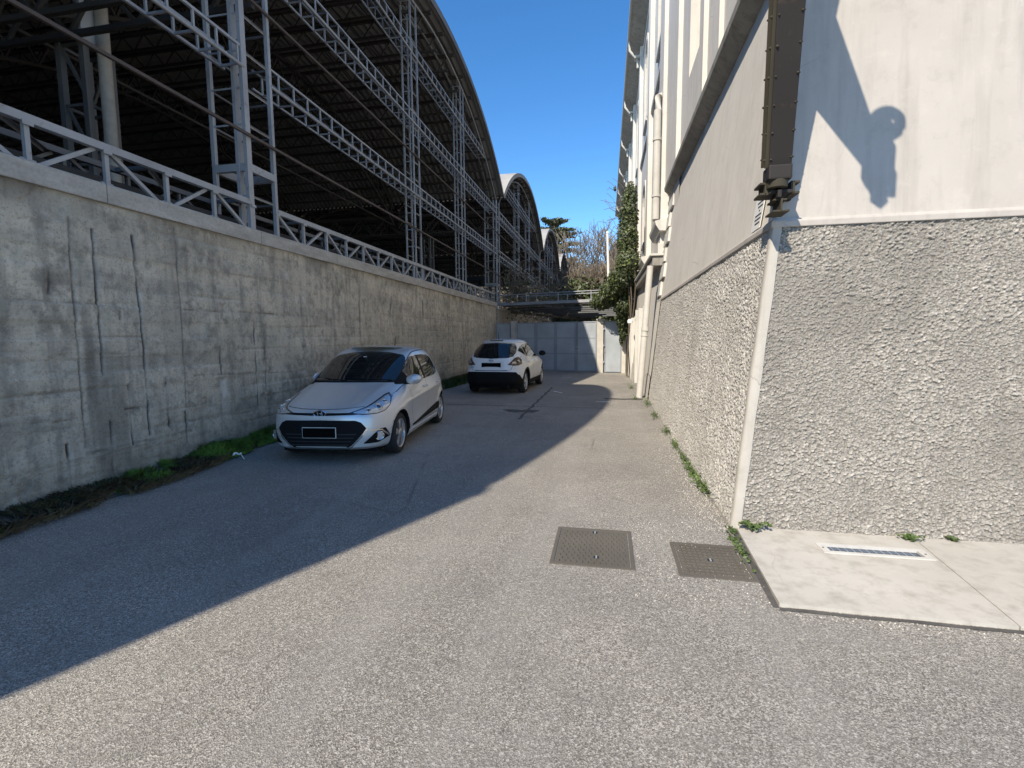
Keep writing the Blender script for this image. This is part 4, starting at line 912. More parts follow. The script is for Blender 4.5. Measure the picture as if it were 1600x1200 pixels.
class Car:
    def __init__(s, name, label, cat, loc, heading, S):
        s.org = (Vector((1.35, .35, 0)), Vector((-1.8, .5, 0))); s.S = S; s.root = thing(name, (loc[0], loc[1], 0), label, cat, None, heading)
        s.bvh = None
    def child(s, m, name, mat, parent=None, smooth=False, bevel=0):
        me = m.mesh(name, mat, (0, 0, 0), smooth, bevel); o = bpy.data.objects.new(name, me); return link(o, parent or s.root)
    def body(s):
        S = s.S; xf = pchip(*zip(*S['xf'])); xr = pchip(*zip(*S['xr'])); w = pchip(*zip(*S['w']))
        zl = np.array([p[0] for p in S['xf']]); zmin, zmax = zl[0], zl[-1]
        # levels by arc length of the front profile and of the width profile
        zz = np.linspace(zmin, zmax, 2000); L = np.concatenate([[0], np.cumsum(np.abs(np.diff(xf(zz))) + np.abs(np.diff(xr(zz))) * .7 + np.abs(np.diff(w(zz))) + np.diff(zz) * 1.5)]); zs = np.interp(np.linspace(0, L[-1], S.get('nz', 96)), L, zz)
        th = np.linspace(0, math.pi / 2, 600); nq = 46; rows = []
        for z in zs:
            pts = []
            for (xe, p, q, sgn) in ((float(xf(z)), S['pf'](z), S['qf'](z), 1), (float(xr(z)), S['pr'](z), S['qr'](z), -1)):
                a = abs(xe - S['xm']); c = np.cos(th) ** (2 / p) * a; y = np.sin(th) ** (2 / q) * float(w(z))
                l = np.concatenate([[0], np.cumsum(np.hypot(np.diff(c), np.diff(y)))]); u = np.linspace(0, l[-1], nq); u = l[-1] * (u / l[-1]) ** .9
                pts.append((np.interp(u, l, c), np.interp(u, l, y)))
            (cf, yf), (cr, yr) = pts; xm = S['xm']
            half = [(xm + a, b) for a, b in zip(cf, yf)] + [(xm - a, b) for a, b in zip(cr[::-1], yr[::-1])][1:]
            ring = half + [(a, -b) for a, b in half[::-1]][1:-1]
            rows.append([(a, b, z) for a, b in ring])
        P = np.array(rows); P = S['sculpt'](P) if 'sculpt' in S else P
        n = P.shape[1]; m = MB(); m.v = [tuple(p) for p in P.reshape(-1, 3).tolist()]
        for i in range(len(zs) - 1):
            for j in range(n): m.f.append((i * n + j, i * n + (j + 1) % n, (i + 1) * n + (j + 1) % n, (i + 1) * n + j))
        m.f.append(tuple(range(n))[::-1]); m.f.append(tuple(range((len(zs) - 1) * n, len(zs) * n))); m.mi = [0] * len(m.f)
        me = m.mesh('body', S['paint'], (0, 0, 0), 45)
        s.bvh = BVHTree.FromPolygons([tuple(v.co) for v in me.vertices], [tuple(p.vertices) for p in me.polygons])
        ob = bpy.data.objects.new('body', me); link(ob, s.root); me.materials.append(MT['trimblack'])
        cm = MB()
        for x in S['axles']:
            for sg in (-1, 1):
                R = S['arch_r']; m2 = MB(); pts = [(R * math.cos(t), R * math.sin(t)) for t in np.linspace(0, 2 * math.pi, 49)[:-1]]
                m2.prism(pts, lambda a, b: (x + a, sg * (S['W'] / 2 - .30), S['wr'] + b), lambda a, b: (x + a, sg * (S['W'] / 2 + .2), S['wr'] + b)); cm.add(m2.v, m2.f)
        co = bpy.data.objects.new('arch_cutter', cm.mesh('arch_cutter', 'trimblack')); COL.objects.link(co)
        md = ob.modifiers.new('arch', 'BOOLEAN'); md.operation = 'DIFFERENCE'; md.object = co; md.solver = 'EXACT'
        bpy.context.view_layer.update(); dg = bpy.context.evaluated_depsgraph_get()
        # the car root may be rotated: keep both in the same local space
        co.parent = s.root; bpy.context.view_layer.update(); dg = bpy.context.evaluated_depsgraph_get()
        new = bpy.data.meshes.new_from_object(ob.evaluated_get(dg), depsgraph=dg); ob.modifiers.clear(); ob.data = new; new.name = 'body'
        mats_ = [mm.name for mm in new.materials]; bi = mats_.index(MT['trimblack'].name)
        for p in new.polygons:
            c = p.center
            for x in S['axles']:
                if math.hypot(c.x - x, c.z - S['wr']) < S['arch_r'] + .004 and abs(c.y) < S['W'] / 2 - .02 and (abs(p.normal.y) > .95 or p.normal.dot(Vector((x - c.x, 0, S['wr'] - c.z))) > 0): p.material_index = bi
        new.polygons.foreach_set('use_smooth', [True] * len(new.polygons)); new.set_sharp_from_angle(angle=R_(40))
        bpy.data.objects.remove(co); s.b = ob; return ob
    def proj(s, p, d):
        h = s.bvh.ray_cast(Vector(p), Vector(d)); return h[0], h[1]
    def patch(s, name, mat, lo, hi, view, parent=None, off=.004, nu=22, nv=8, mirror=False, skirt=.012):
        """shape between polylines lo(u), hi(u) laid onto the body. view: 'front','rear','left','right' or an angle in degrees from straight ahead"""
        out = []
        for sg in ((1, -1) if mirror else (1,)):
            if view == 'front': d = Vector((-1, 0, 0)); t = Vector((0, 1, 0))
            elif view == 'rear': d = Vector((1, 0, 0)); t = Vector((0, 1, 0))
            elif view == 'side': d = Vector((0, -1, 0)); t = Vector((1, 0, 0))
            else:
                a = R_(view); d = Vector((-math.cos(a), -math.sin(a), 0)); t = Vector((-math.sin(a), math.cos(a), 0))
            ul = [p[0] for p in lo]; vl = [p[1] for p in lo]; uh = [p[0] for p in hi]; vh = [p[1] for p in hi]
            u0, u1 = max(ul[0], uh[0]), min(ul[-1], uh[-1]); rows = []; back = []
            for k in range(nu + 1):
                u = u0 + (u1 - u0) * k / nu; a, b = np.interp(u, ul, vl), np.interp(u, uh, vh); r = []; rb = []
                for j in range(nv + 1):
                    v = a + (b - a) * j / nv; st = -d * 4 + t * u + Vector((0, 0, v)) + (Vector() if isinstance(view, str) else s.org[0 if abs(view) < 90 else 1]); hit, nr = s.proj(st, d)
                    if hit is None: hit = r[-1] + d * off if r else (Vector(rows[-1][j]) + d * off if rows else t * u + Vector((0, 0, v)) - d * .5); nr = -d
                    if nr.dot(d) > 0: nr = -nr
                    r.append(hit + (nr * .6 - d * .4) * off); rb.append(hit + d * skirt)
                rows.append(r); back.append(rb)
            m = MB(); P = np.array([[tuple(p) for p in r] for r in rows]); B = np.array([[tuple(p) for p in r] for r in back])
            if sg < 0: P[..., 1] *= -1; B[..., 1] *= -1
            m.grid(P)
            for e, f in ((P[0], B[0]), (P[-1], B[-1]), (P[:, 0], B[:, 0]), (P[:, -1], B[:, -1])): m.grid(np.stack([e, f]))
            me = m.mesh(name, mat, (0, 0, 0), 40, 0, False); bm = bmesh.new(); bm.from_mesh(me); bmesh.ops.remove_doubles(bm, verts=bm.verts, dist=.0004); bmesh.ops.recalc_face_normals(bm, faces=bm.faces); bm.to_mesh(me); bm.free(); me.set_sharp_from_angle(angle=R_(40))
            o = bpy.data.objects.new(name, me); out.append(link(o, parent or s.root))
        return out
    def line(s, name, mat, pts, view, w=.007, parent=None, mirror=False, off=.0015, n=8):
        for sg in ((1, -1) if mirror else (1,)):
            if view == 'front': d = Vector((-1, 0, 0)); t = Vector((0, 1, 0))
            elif view == 'rear': d = Vector((1, 0, 0)); t = Vector((0, 1, 0))
            elif view == 'top': d = Vector((0, 0, -1)); t = Vector((1, 0, 0))
            else: d = Vector((0, -1, 0)); t = Vector((1, 0, 0))
            uv = []
            for (a, b) in zip(pts[:-1], pts[1:]):
                for k in range(n): uv.append((a[0] + (b[0] - a[0]) * k / n, a[1] + (b[1] - a[1]) * k / n))
            uv.append(pts[-1]); A = []
            for i, (u, v) in enumerate(uv):
                p = uv[max(i - 1, 0)]; q = uv[min(i + 1, len(uv) - 1)]; e = Vector((q[0] - p[0], q[1] - p[1])).normalized(); nx = (-e.y * w / 2, e.x * w / 2); r = []
                for k in (-1, 1):
                    uu, vv = u + nx[0] * k, v + nx[1] * k
                    st = -d * 4 + t * uu + (Vector((0, vv, 0)) if view == 'top' else Vector((0, 0, vv))); hit, nr = s.proj(st, d)
                    if hit is None: break
                    if nr.dot(d) > 0: nr = -nr
                    r.append(tuple(hit + nr * off))
                if len(r) == 2: A.append(r)
            if len(A) < 2: continue
            P = np.array(A)
            if sg < 0: P[..., 1] *= -1
            s.child(MB().grid(P), name, mat, parent)
    def wheel(s, x, sg, spokes, rr):
        S = s.S; R = S['wr']; tw = S['tw']; yo = sg * (S['W'] / 2 - .035); f = sg
        prof = [(-tw, rr), (-tw, R - .03), (-tw + .025, R - .004), (-tw + .05, R), (-.05, R), (-.022, R - .006), (-.002, R - .03), (0.004, R - .06), (-.006, rr + .008), (-.012, rr)]
        ty = MB().lathe([(a * f + 0, r) for a, r in prof], 48); o = s.child(ty, 'wheel', 'rubber', None, 40); o.location = (x, yo, R); o.name = 'wheel'
        rim = MB().lathe([(a * f, r) for a, r in ((-.012, rr + .002), (-.006, rr), (-.012, rr - .012), (-.04, rr - .02), (-.1, rr - .025))], 48); s.child(rim, 'rim', 'rim', o, 40)
        s.child(MB().lathe([(a * f, r) for a, r in ((-.07, rr - .022), (-.072, .01))], 32), 'rim_back', 'brake', o)
        m = MB()
        for k in range(spokes):
            a = 2 * math.pi * k / spokes + .3
            for da in (-.17, .17):
                p = Vector((math.cos(a) * .045, 0, math.sin(a) * .045)); q = Vector((math.cos(a + da) * (rr - .012), 0, math.sin(a + da) * (rr - .012))); tn = (q - p).cross(Vector((0, 1, 0))).normalized()
                w0, w1 = .017, .024; y0, y1 = f * -.012, f * -.018; yb = f * -.05
                vs = [p + tn * w0 + Vector((0, y0, 0)), p - tn * w0 + Vector((0, y0, 0)), q - tn * w1 + Vector((0, y1, 0)), q + tn * w1 + Vector((0, y1, 0))]
                vs += [Vector((v.x, yb, v.z)) for v in vs]
                m.add(vs, [(0, 1, 2, 3), (4, 5, 6, 7), (0, 1, 5, 4), (1, 2, 6, 5), (2, 3, 7, 6), (3, 0, 4, 7)])
        s.child(m, 'spokes', 'rim', o, False, .004)
        s.child(MB().lathe([(f * -.05, .06), (f * -.012, .058), (f * -.004, .045), (f * -.002, .03), (f * -.003, .001)], 20), 'hub_cap', 'rim', o, 40)
        return o
def logo_oval(c, d, w, h, mat, car, parent, name='badge', bars=True, ndir=1):
    """oval ring badge; plane faces +x (ndir 1) or -x"""
    m = MB(); th = np.linspace(0, 2 * math.pi, 33); m.tube([(c[0] + d * .0, c[1] + w / 2 * math.cos(t), c[2] + h / 2 * math.sin(t)) for t in th], .006, 6, 0, False)
    return m
def hatchback():
    S = dict(W=1.66, wr=.292, arch_r=.335, tw=.185, axles=(1.085, -1.30), xm=-.35, paint='silver',
        xf=[(.17, 1.66), (.2, 1.76), (.27, 1.815), (.38, 1.83), (.5, 1.825), (.6, 1.81), (.67, 1.785), (.715, 1.74), (.75, 1.66), (.80, 1.50), (.86, 1.28), (.92, 1.06), (.965, .90), (1.0, .82), (1.08, .67), (1.2, .44), (1.3, .235), (1.38, .045), (1.43, -.13), (1.465, -.38), (1.488, -.7), (1.495, -.92)],
        xr=[(.17, -1.68), (.25, -1.77), (.4, -1.825), (.6, -1.83), (.8, -1.81), (.95, -1.785), (1.1, -1.74), (1.25, -1.665), (1.35, -1.59), (1.42, -1.47), (1.465, -1.27), (1.488, -1.08), (1.495, -.96)],
        w=[(.17, .74), (.2, .775), (.27, .80), (.4, .822), (.55, .83), (.7, .826), (.82, .81), (.92, .785), (.98, .765), (1.1, .725), (1.22, .682), (1.32, .64), (1.39, .595), (1.435, .545), (1.468, .46), (1.488, .30), (1.495, .08)])
    S['pf'] = lambda z: float(np.interp(z, [.2, .6, .75, .95, 1.1, 1.4, 1.5], [6.2, 6.2, 5.4, 4.2, 4.4, 4.5, 3])); S['qf'] = lambda z: float(np.interp(z, [.2, .6, .95, 1.4, 1.5], [4.4, 3.8, 2.7, 2.6, 2.2]))
    S['pr'] = lambda z: float(np.interp(z, [.2, 1.0, 1.5], [7, 6.5, 4])); S['qr'] = lambda z: float(np.interp(z, [.2, 1.0, 1.5], [3.4, 3, 2.4]))
    def sculpt(P):
        x, y, z = P[..., 0], P[..., 1], P[..., 2]; sg = np.sign(y); side = np.clip((np.abs(y) - .6) / .15, 0, 1)
        mid = np.exp(-((x + .1) / 1.35) ** 4)
        crease = .735 + (-(x - .2)) * .045
        t = (z - crease) / .05
        d = .012 * np.exp(-t * t) - .014 * np.exp(-((z - .52) / .12) ** 2) + .012 * np.exp(-((z - .31) / .05) ** 2)
        P[..., 1] = y + sg * d * side * mid
        for ax in (1.085, -1.30):   # arch flares
            r = np.hypot(x - ax, z - .292); P[..., 1] += sg * .016 * np.exp(-((r - .36) / .05) ** 2) * side
        # raised lower lip of the front bumper, recess of the grille mouth
        fr = np.clip((x - 1.2) / .3, 0, 1); P[..., 0] += fr * (.018 * np.exp(-((z - .235) / .022) ** 2) - .012 * np.exp(-((z - .42) / .09) ** 2) * (np.abs(y) < .5) + .01 * np.exp(-((z - .64) / .03) ** 2))
        # bonnet side folds
        hood = np.clip((z - .72) / .04, 0, 1) * np.clip((1.0 - z) / .03, 0, 1) * np.clip((x - .75) / .1, 0, 1)
        P[..., 2] += hood * .014 * np.exp(-((np.abs(y) - (.40 + .12 * (1.7 - x))) / .06) ** 2)
        return P
    S['sculpt'] = sculpt
    c = Car('hatchback_car', 'silver five-door hatchback parked facing the viewer beside the concrete wall', 'car', (-3.91, 7.60), math.atan2(-2.4, .26), S); c.root.scale = (1.05, 1.07, 1.025)
    c.body()
    # glass
    fy = [(-.70, .995), (-.5, 1.005), (0, 1.01), (.5, 1.005), (.70, .995)]; fh = [(-.70, 1.02), (-.60, 1.25), (-.545, 1.355), (-.3, 1.402), (0, 1.412), (.3, 1.402), (.545, 1.355), (.60, 1.25), (.70, 1.02)]
    ws = c.patch('windscreen', 'cabglass', fy, fh, 'front', nu=40, nv=14)[0]
    c.patch('cowl', 'trimblack', [(-.70, .965), (-.4, .982), (0, .985), (.4, .982), (.70, .965)], [(-.70, .994), (-.5, 1.003), (0, 1.008), (.5, 1.003), (.70, .994)], 'front', nv=3)
    c.patch('mirror_base', 'trimblack', [(.40, .935), (.73, .945)], [(.40, 1.12), (.73, .955)], 'side', mirror=True)
    c.patch('side_window', 'cabglass', [(-.24, .955), (.40, .935)], [(-.24, 1.345), (.0, 1.325), (.22, 1.225), (.40, 1.11)], 'side', mirror=True)
    c.patch('door_pillar', 'trimblack', [(-.33, .955), (-.245, .952)], [(-.33, 1.345), (-.245, 1.343)], 'side', mirror=True, nu=3, off=.003)
    c.patch('side_window', 'cabglass', [(-1.22, 1.07), (-1.14, .995), (-.95, .965), (-.335, .955)], [(-1.22, 1.12), (-1.12, 1.27), (-.95, 1.325), (-.6, 1.345), (-.335, 1.345)], 'side', mirror=True)
    c.patch('rear_window', 'cabglass', [(-.58, 1.0), (0, .98), (.58, 1.0)], [(-.58, 1.1), (-.5, 1.32), (0, 1.36), (.5, 1.32), (.58, 1.1)], 'rear')
    # front face
    mouth = c.patch('grille', 'trimblack', [(-.56, .465), (-.50, .375), (-.38, .247), (-.33, .228), (0, .222), (.33, .228), (.38, .247), (.50, .375), (.56, .465)], [(-.56, .48), (-.51, .552), (-.44, .582), (0, .588), (.44, .582), (.51, .552), (.56, .48)], 'front', off=.006, nu=40, nv=10)[0]
    for k in range(4): c.line('grille_slat', 'slat', [(-.36 - .03 * k, .27 + .045 * k), (.36 + .03 * k, .27 + .045 * k)], 'front', .014, mouth, off=.012)
    c.line('grille_trim', 'chrome', [(-.57, .475), (-.508, .367), (-.387, .237), (-.33, .217), (0, .211), (.33, .217), (.387, .237), (.508, .367), (.57, .475)], 'front', .014, mouth, off=.009)
    c.patch('upper_grille', 'trimblack', [(-.46, .655), (0, .643), (.46, .655)], [(-.46, .678), (0, .676), (.46, .678)], 'front', nv=3, off=.004)
    # oval badge with slanted H
    hit, _ = c.proj((4, 0, .668), (-1, 0, 0)); bx = hit.x + .012
    m = MB(); th = np.linspace(0, 2 * math.pi, 37); m.tube([(bx, .078 * math.cos(t), .672 + .04 * math.sin(t)) for t in th], .0065, 6, 0, False)
    # strokes of the slanted letter seen from the front (viewer's right is -y ... +y mirrored)
    for y0, z0, y1, z1 in ((.034, .646, .022, .70), (-.022, .644, -.034, .698)): m.tube([(bx, y0, z0), (bx, y1, z1)], .0075, 6)
    m.tube([(bx, .03, .664), (bx, 0, .676), (bx, -.03, .68)], .006, 6)
    c.child(m, 'badge', 'chrome', None, 40); c.child(MB().add([(bx - .006, .076 * math.cos(t), .672 + .039 * math.sin(t)) for t in th[:-1]], [tuple(range(36))]), 'badge_back', 'trimblack')
    # number plate: black with a thin pale edge
    hx = c.proj((4, 0, .42), (-1, 0, 0))[0].x + .014
    c.child(MB().bb((hx, -.215, .36), (hx + .012, .215, .50)), 'number_plate', 'white', None, False, .004); c.child(MB().bb((hx + .0121, -.209, .366), (hx + .014, .209, .494)), 'plate_face', 'plate')
    # headlights
    hl = c.patch('headlight', 'lensdark', [(-.25, .672), (-.12, .648), (.08, .648), (.2, .668), (.32, .735), (.41, .82)], [(-.25, .682), (-.02, .742), (.18, .805), (.33, .85), (.41, .865)], 40, off=.006, nu=24, nv=10, mirror=True)
    for h_ in c.patch('lamp_lens', 'lens', [(-.21, .672), (-.1, .657), (.08, .657), (.19, .677), (.30, .735), (.37, .81)], [(-.21, .682), (-.02, .73), (.17, .79), (.31, .832), (.37, .845)], 40, off=.009, nu=24, nv=10, mirror=True): h_.parent = hl[0] if h_.name.endswith('lens') else hl[1]
    for h in hl:
        sg = 1 if h == hl[0] else -1
        for (u, v, r, mt) in ((.12, .725, .05, 'lensdark'), (-.03, .695, .03, 'lensdark'), (.24, .775, .034, 'lensdark')):
            a = R_(40); d = Vector((-math.cos(a), -math.sin(a), 0)); t = Vector((-math.sin(a), math.cos(a), 0)); hit, nr = c.proj(c.org[0] - d * 4 + t * u + Vector((0, 0, v)), d)
            if hit is None: continue
            m = MB(); n_ = nr.normalized(); e1 = n_.cross(Vector((0, 0, 1))).normalized(); e2 = n_.cross(e1)
            for rr, hh, k in ((r, .008, 0),): m.tube([hit + n_ * .009 + (e1 * math.cos(q_) + e2 * math.sin(q_)) * rr for q_ in np.linspace(0, 2 * math.pi, 21)], .007, 5, 0, False)
            m2 = MB().add([tuple(hit + n_ * .0085 + (e1 * math.cos(q_) + e2 * math.sin(q_)) * rr * .6) for q_ in np.linspace(0, 2 * math.pi, 17)[:-1]], [tuple(range(16))])
            for mm, nm, mt_ in ((m, 'reflector_ring', 'chrome'), (m2, 'bulb', 'lensdark')):
                if sg < 0: mm.v = [(p[0], -p[1], p[2]) for p in mm.v]
                c.child(mm, nm, mt_, h, 40)
    c.line('headlight_seam', 'seam', [(.40, .672), (.56, .74), (.70, .82)], 'front', .008, mirror=True)
    # fog lamp corners
    fg = c.patch('fog_insert', 'trimblack', [(-.07, .275), (.12, .27), (.29, .33)], [(-.07, .285), (.06, .395), (.14, .45), (.23, .45), (.29, .35)], 33, off=.005, mirror=True)
    for h in fg:
        sg = 1 if h == fg[0] else -1; a = R_(33); d = Vector((-math.cos(a), -math.sin(a), 0)); t = Vector((-math.sin(a), math.cos(a), 0)); hit, nr = c.proj(c.org[0] - d * 4 + t * .13 + Vector((0, 0, .36)), d)
        n_ = -d; e1 = n_.cross(Vector((0, 0, 1))).normalized(); e2 = n_.cross(e1); ring = MB().tube([hit + n_ * .014 + (e1 * math.cos(q_) + e2 * math.sin(q_)) * .055 for q_ in np.linspace(0, 2 * math.pi, 21)], .008, 6, 0, False); disc = MB().add([tuple(hit + n_ * .016 + (e1 * math.cos(q_) + e2 * math.sin(q_)) * .053) for q_ in np.linspace(0, 2 * math.pi, 21)[:-1]], [tuple(range(20))])
        for mm, nm, mt_ in ((ring, 'fog_ring', 'chrome'), (disc, 'fog_lens', 'lens')):
            if sg < 0: mm.v = [(p[0], -p[1], p[2]) for p in mm.v]
            c.child(mm, nm, mt_, h, 40)
    c.line('fog_strip', 'chrome', [(.60, .445), (.70, .435), (.755, .34)], 'front', .014, mirror=True, off=.007)
    c.patch('front_lip', 'trimblack', [(-.6, .172), (.6, .172)], [(-.6, .19), (0, .195), (.6, .19)], 'front', nv=2, off=.003)
    # seams
    c.line('bonnet_seam', 'seam', [(-.50, .742), (-.25, .722), (0, .716), (.25, .722), (.50, .742)], 'front', .005)
    c.line('bonnet_seam', 'seam', [(1.66, .50), (1.4, .60), (1.1, .675), (.86, .70)], 'top', .005, mirror=True)
    c.line('door_seam', 'seam', [(.56, .96), (.60, .80), (.60, .5), (.52, .30), (-.26, .29), (-.29, .5), (-.29, .96)], 'side', .005, mirror=True)
    c.line('door_seam', 'seam', [(-.31, .29), (-.92, .30), (-1.0, .52), (-1.16, .72), (-1.2, .96)], 'side', .005, mirror=True)
    c.line('wing_seam', 'seam', [(.64, .93), (.78, .90), (.95, .86)], 'side', .006, mirror=True)
    c.patch('side_moulding', 'trimblack', [(-.98, .345), (.60, .305)], [(-.98, .47), (-.6, .435), (.60, .325)], 'side', mirror=True, off=.008)
    c.patch('sill', S['paint'], [(-.93, .19), (.72, .19)], [(-.93, .255), (.72, .255)], 'side', mirror=True, off=.014, skirt=.03)
    for x in (-.14, -1.02):
        for sg in (-1, 1):
            hit, nr = c.proj((x, 4 * sg, .84), (0, -sg, 0)); m = MB().tube([(x - .085, hit.y + sg * .004, .838), (x - .06, hit.y + sg * .034, .84), (x + .06, hit.y + sg * .034, .84), (x + .085, hit.y + sg * .004, .838)], [.01, .014, .014, .01], 8); c.child(m, 'door_handle', S['paint'], None, 40)
    # mirrors
    for sg in (-1, 1):
        m = MB(); rows = []
        for t in np.linspace(0, 1, 12):
            yy = (.76 + .21 * t) if sg > 0 else (.715 + .06 * t); r = math.sin(math.pi * (.12 + .86 * t)) ** .5; rows.append([((.60 if sg > 0 else .30) + (.10 if sg > 0 else .14) * r * math.cos(a) * (1.0 if math.cos(a) > 0 else .35), sg * yy, 1.005 + .078 * r * math.sin(a) + .015 * t) for a in np.linspace(0, 2 * math.pi, 17)])
        m.grid(rows); o = c.child(m, 'door_mirror', S['paint'], None, 50)
        if sg > 0: c.child(MB().tube([(.58, sg * .70, .955), (.59, sg * .80, .955)], .022, 8), 'mirror_arm', 'trimblack', o, 40)
    for x in S['axles']:
        for sg in (-1, 1): c.wheel(x, sg, 5, .205)
    c.line('gutter_seam', 'seam', [(.2, .60), (-.4, .58), (-1.2, .545)], 'top', .012, mirror=True)
    c.child(MB().tube([(-1.18, 0, 1.47), (-1.28, 0, 1.68)], [.008, .003], 6), 'antenna', 'trimblack')
    for y0, y1 in ((.55, -.1), (-.05, -.62)):
        a = c.proj((4, y0, 1.0), (-1, 0, 0))[0]; b = c.proj((4, y1, 1.035), (-1, 0, 0))[0]; mm = c.proj((4, (y0 + y1) / 2, 1.02), (-1, 0, 0))[0]; c.child(MB().tube([a + Vector((.015, 0, .01)), mm + Vector((.015, 0, .01)), b + Vector((.012, 0, .01))], .007, 6), 'wiper', 'trimblack')
    # interior mirror and hanging sticker seen through the screen
    h = c.proj((4, -.03, 1.33), (-1, 0, 0))[0]; c.child(MB().box(h + Vector((.006, 0, 0)), (.004, .05, .03)), 'screen_sensor', 'lens')
    # underside
    c.child(MB().bb((-1.5, -.62, .13), (1.55, .62, .19)), 'underbody', 'trimblack')
    return c
hatchback()
def crossover():
    S = dict(W=1.79, wr=.335, arch_r=.39, tw=.21, axles=(1.32, -1.31), xm=-.2, paint='pearl', nz=80,
        xf=[(.2, 1.95), (.25, 2.06), (.4, 2.14), (.6, 2.15), (.75, 2.12), (.85, 2.02), (.92, 1.8), (1.0, 1.42), (1.06, 1.1), (1.1, .98), (1.2, .78), (1.35, .47), (1.45, .24), (1.53, -.05), (1.58, -.4), (1.6, -.75), (1.607, -.95)],
        xr=[(.2, -1.95), (.26, -2.08), (.4, -2.15), (.55, -2.16), (.68, -2.16), (.72, -2.13), (.85, -2.11), (1.0, -2.07), (1.1, -2.02), (1.25, -1.89), (1.4, -1.73), (1.5, -1.58), (1.55, -1.42), (1.585, -1.25), (1.6, -1.1), (1.607, -1.0)],
        w=[(.2, .80), (.25, .84), (.4, .875), (.6, .893), (.8, .893), (.95, .875), (1.05, .85), (1.15, .81), (1.3, .74), (1.42, .67), (1.5, .61), (1.55, .55), (1.585, .44), (1.6, .28), (1.607, .08)])
    S['pf'] = lambda z: float(np.interp(z, [.2, .8, 1.1, 1.6], [6, 5.5, 4.5, 3])); S['qf'] = lambda z: 2.5
    S['pr'] = lambda z: float(np.interp(z, [.2, .7, 1.0, 1.3, 1.6], [7, 7, 6, 4.5, 3.2])); S['qr'] = lambda z: float(np.interp(z, [.2, 1.0, 1.3, 1.6], [4.2, 3.6, 3.0, 2.2]))
    def sculpt(P):
        x, y, z = P[..., 0], P[..., 1], P[..., 2]; sg = np.sign(y); side = np.clip((np.abs(y) - .65) / .15, 0, 1)
        P[..., 1] = y + sg * side * (.012 * np.exp(-((z - .9 + .03 * x) / .05) ** 2) - .012 * np.exp(-((z - .62) / .12) ** 2) * np.exp(-(x / 1.1) ** 4))
        for ax in (1.32, -1.31):
            r = np.hypot(x - ax, z - .335); P[..., 1] += sg * .02 * np.exp(-((r - .42) / .06) ** 2) * side
        rr = np.clip((-1.7 - x) / .25, 0, 1); P[..., 0] += rr * (-.02 * np.exp(-((z - .62) / .05) ** 2) + .018 * np.exp(-((z - .86) / .08) ** 2) * (np.abs(y) < .34))
        return P
    S['sculpt'] = sculpt
    c = Car('crossover_car', 'white crossover car parked with its tail to the viewer near the gate', 'car', (-3.17, 15.75), math.atan2(2.63, .14), S)
    c.body()
    c.patch('rear_window', 'cabglass', [(-.64, 1.20), (-.61, 1.11), (-.48, 1.07), (0, 1.05), (.48, 1.07), (.61, 1.11), (.64, 1.20)], [(-.64, 1.26), (-.59, 1.41), (-.52, 1.475), (0, 1.51), (.52, 1.475), (.59, 1.41), (.64, 1.26)], 'rear', nu=40, nv=12)
    c.patch('spoiler', S['paint'], [(-.6, 1.50), (0, 1.525), (.6, 1.50)], [(-.6, 1.53), (0, 1.57), (.6, 1.53)], 'rear', off=.05, skirt=.02, nv=3)
    c.patch('brake_light', 'redlens', [(-.2, 1.527), (.2, 1.527)], [(-.2, 1.55), (.2, 1.55)], 'rear', off=.058, nv=2)
    tl = c.patch('tail_light', 'redlens', [(-.32, .89), (-.15, .85), (.0, .845), (.17, .872)], [(-.32, 1.02), (-.22, 1.10), (-.05, 1.06), (.17, .885)], 180 - 38, off=.008, mirror=True)
    for h in tl:
        sg = 1 if h == tl[0] else -1; a = R_(180 - 38); d = Vector((-math.cos(a), -math.sin(a), 0)); t = Vector((-math.sin(a), math.cos(a), 0))
        for (u, v, w_, hh) in ((-.02, .93, .13, .07), (-.18, .975, .1, .08)):
            hit, nr = c.proj(c.org[1] - d * 4 + t * u + Vector((0, 0, v)), d)
            if hit is None: continue
            m = MB(); e2 = Vector((0, 0, 1)); m.add([tuple(hit - d * .014 + t * (w_ * p_) + e2 * (hh * q_)) for p_, q_ in ((-.5, -.3), (.5, -.5), (.45, .4), (-.35, .5))], [(0, 1, 2, 3)])
            if sg < 0: m.v = [(p[0], -p[1], p[2]) for p in m.v]
            c.child(m, 'lamp_lens', 'lens', h)
    hx = c.proj((-4, 0, .86), (1, 0, 0))[0].x - .012
    c.child(MB().bb((hx, -.29, .765), (hx + .012, .29, .93)), 'number_plate', 'plate', None, False, .003)
    c.patch('bumper', 'trimblack', [(-.80, .215), (0, .215), (.80, .215)], [(-.80, .56), (-.72, .66), (-.5, .675), (0, .675), (.5, .675), (.72, .66), (.80, .56)], 'rear', off=.014, skirt=.03, nu=40)
    c.patch('bumper_side', 'trimblack', [(-2.06, .22), (-1.72, .22)], [(-2.06, .6), (-1.9, .58), (-1.72, .42)], 'side', mirror=True, off=.012, skirt=.03)
    c.patch('boot_slot', 'seam', [(-.48, .70), (.48, .70)], [(-.48, .716), (.48, .716)], 'rear', nv=2, off=.003)
    c.line('tailgate_seam', 'seam', [(-.78, 1.1), (-.70, .98), (-.62, .84), (-.58, .72), (0, .705), (.58, .72), (.62, .84), (.70, .98), (.78, 1.1)], 'rear', .009)
    hb = c.proj((-4, 0, 1.0), (1, 0, 0))[0]; m = MB(); th = np.linspace(0, 2 * math.pi, 25); m.tube([(hb.x - .014, .055 * math.cos(t), 1.0 + .045 * math.sin(t)) for t in th], .007, 6, 0, False); m.box((hb.x - .016, 0, 1.0), (.008, .14, .022)); c.child(m, 'badge', 'chrome', None, 40)
    hb = c.proj((-4, .55, .80), (1, 0, 0))[0]; m = MB()
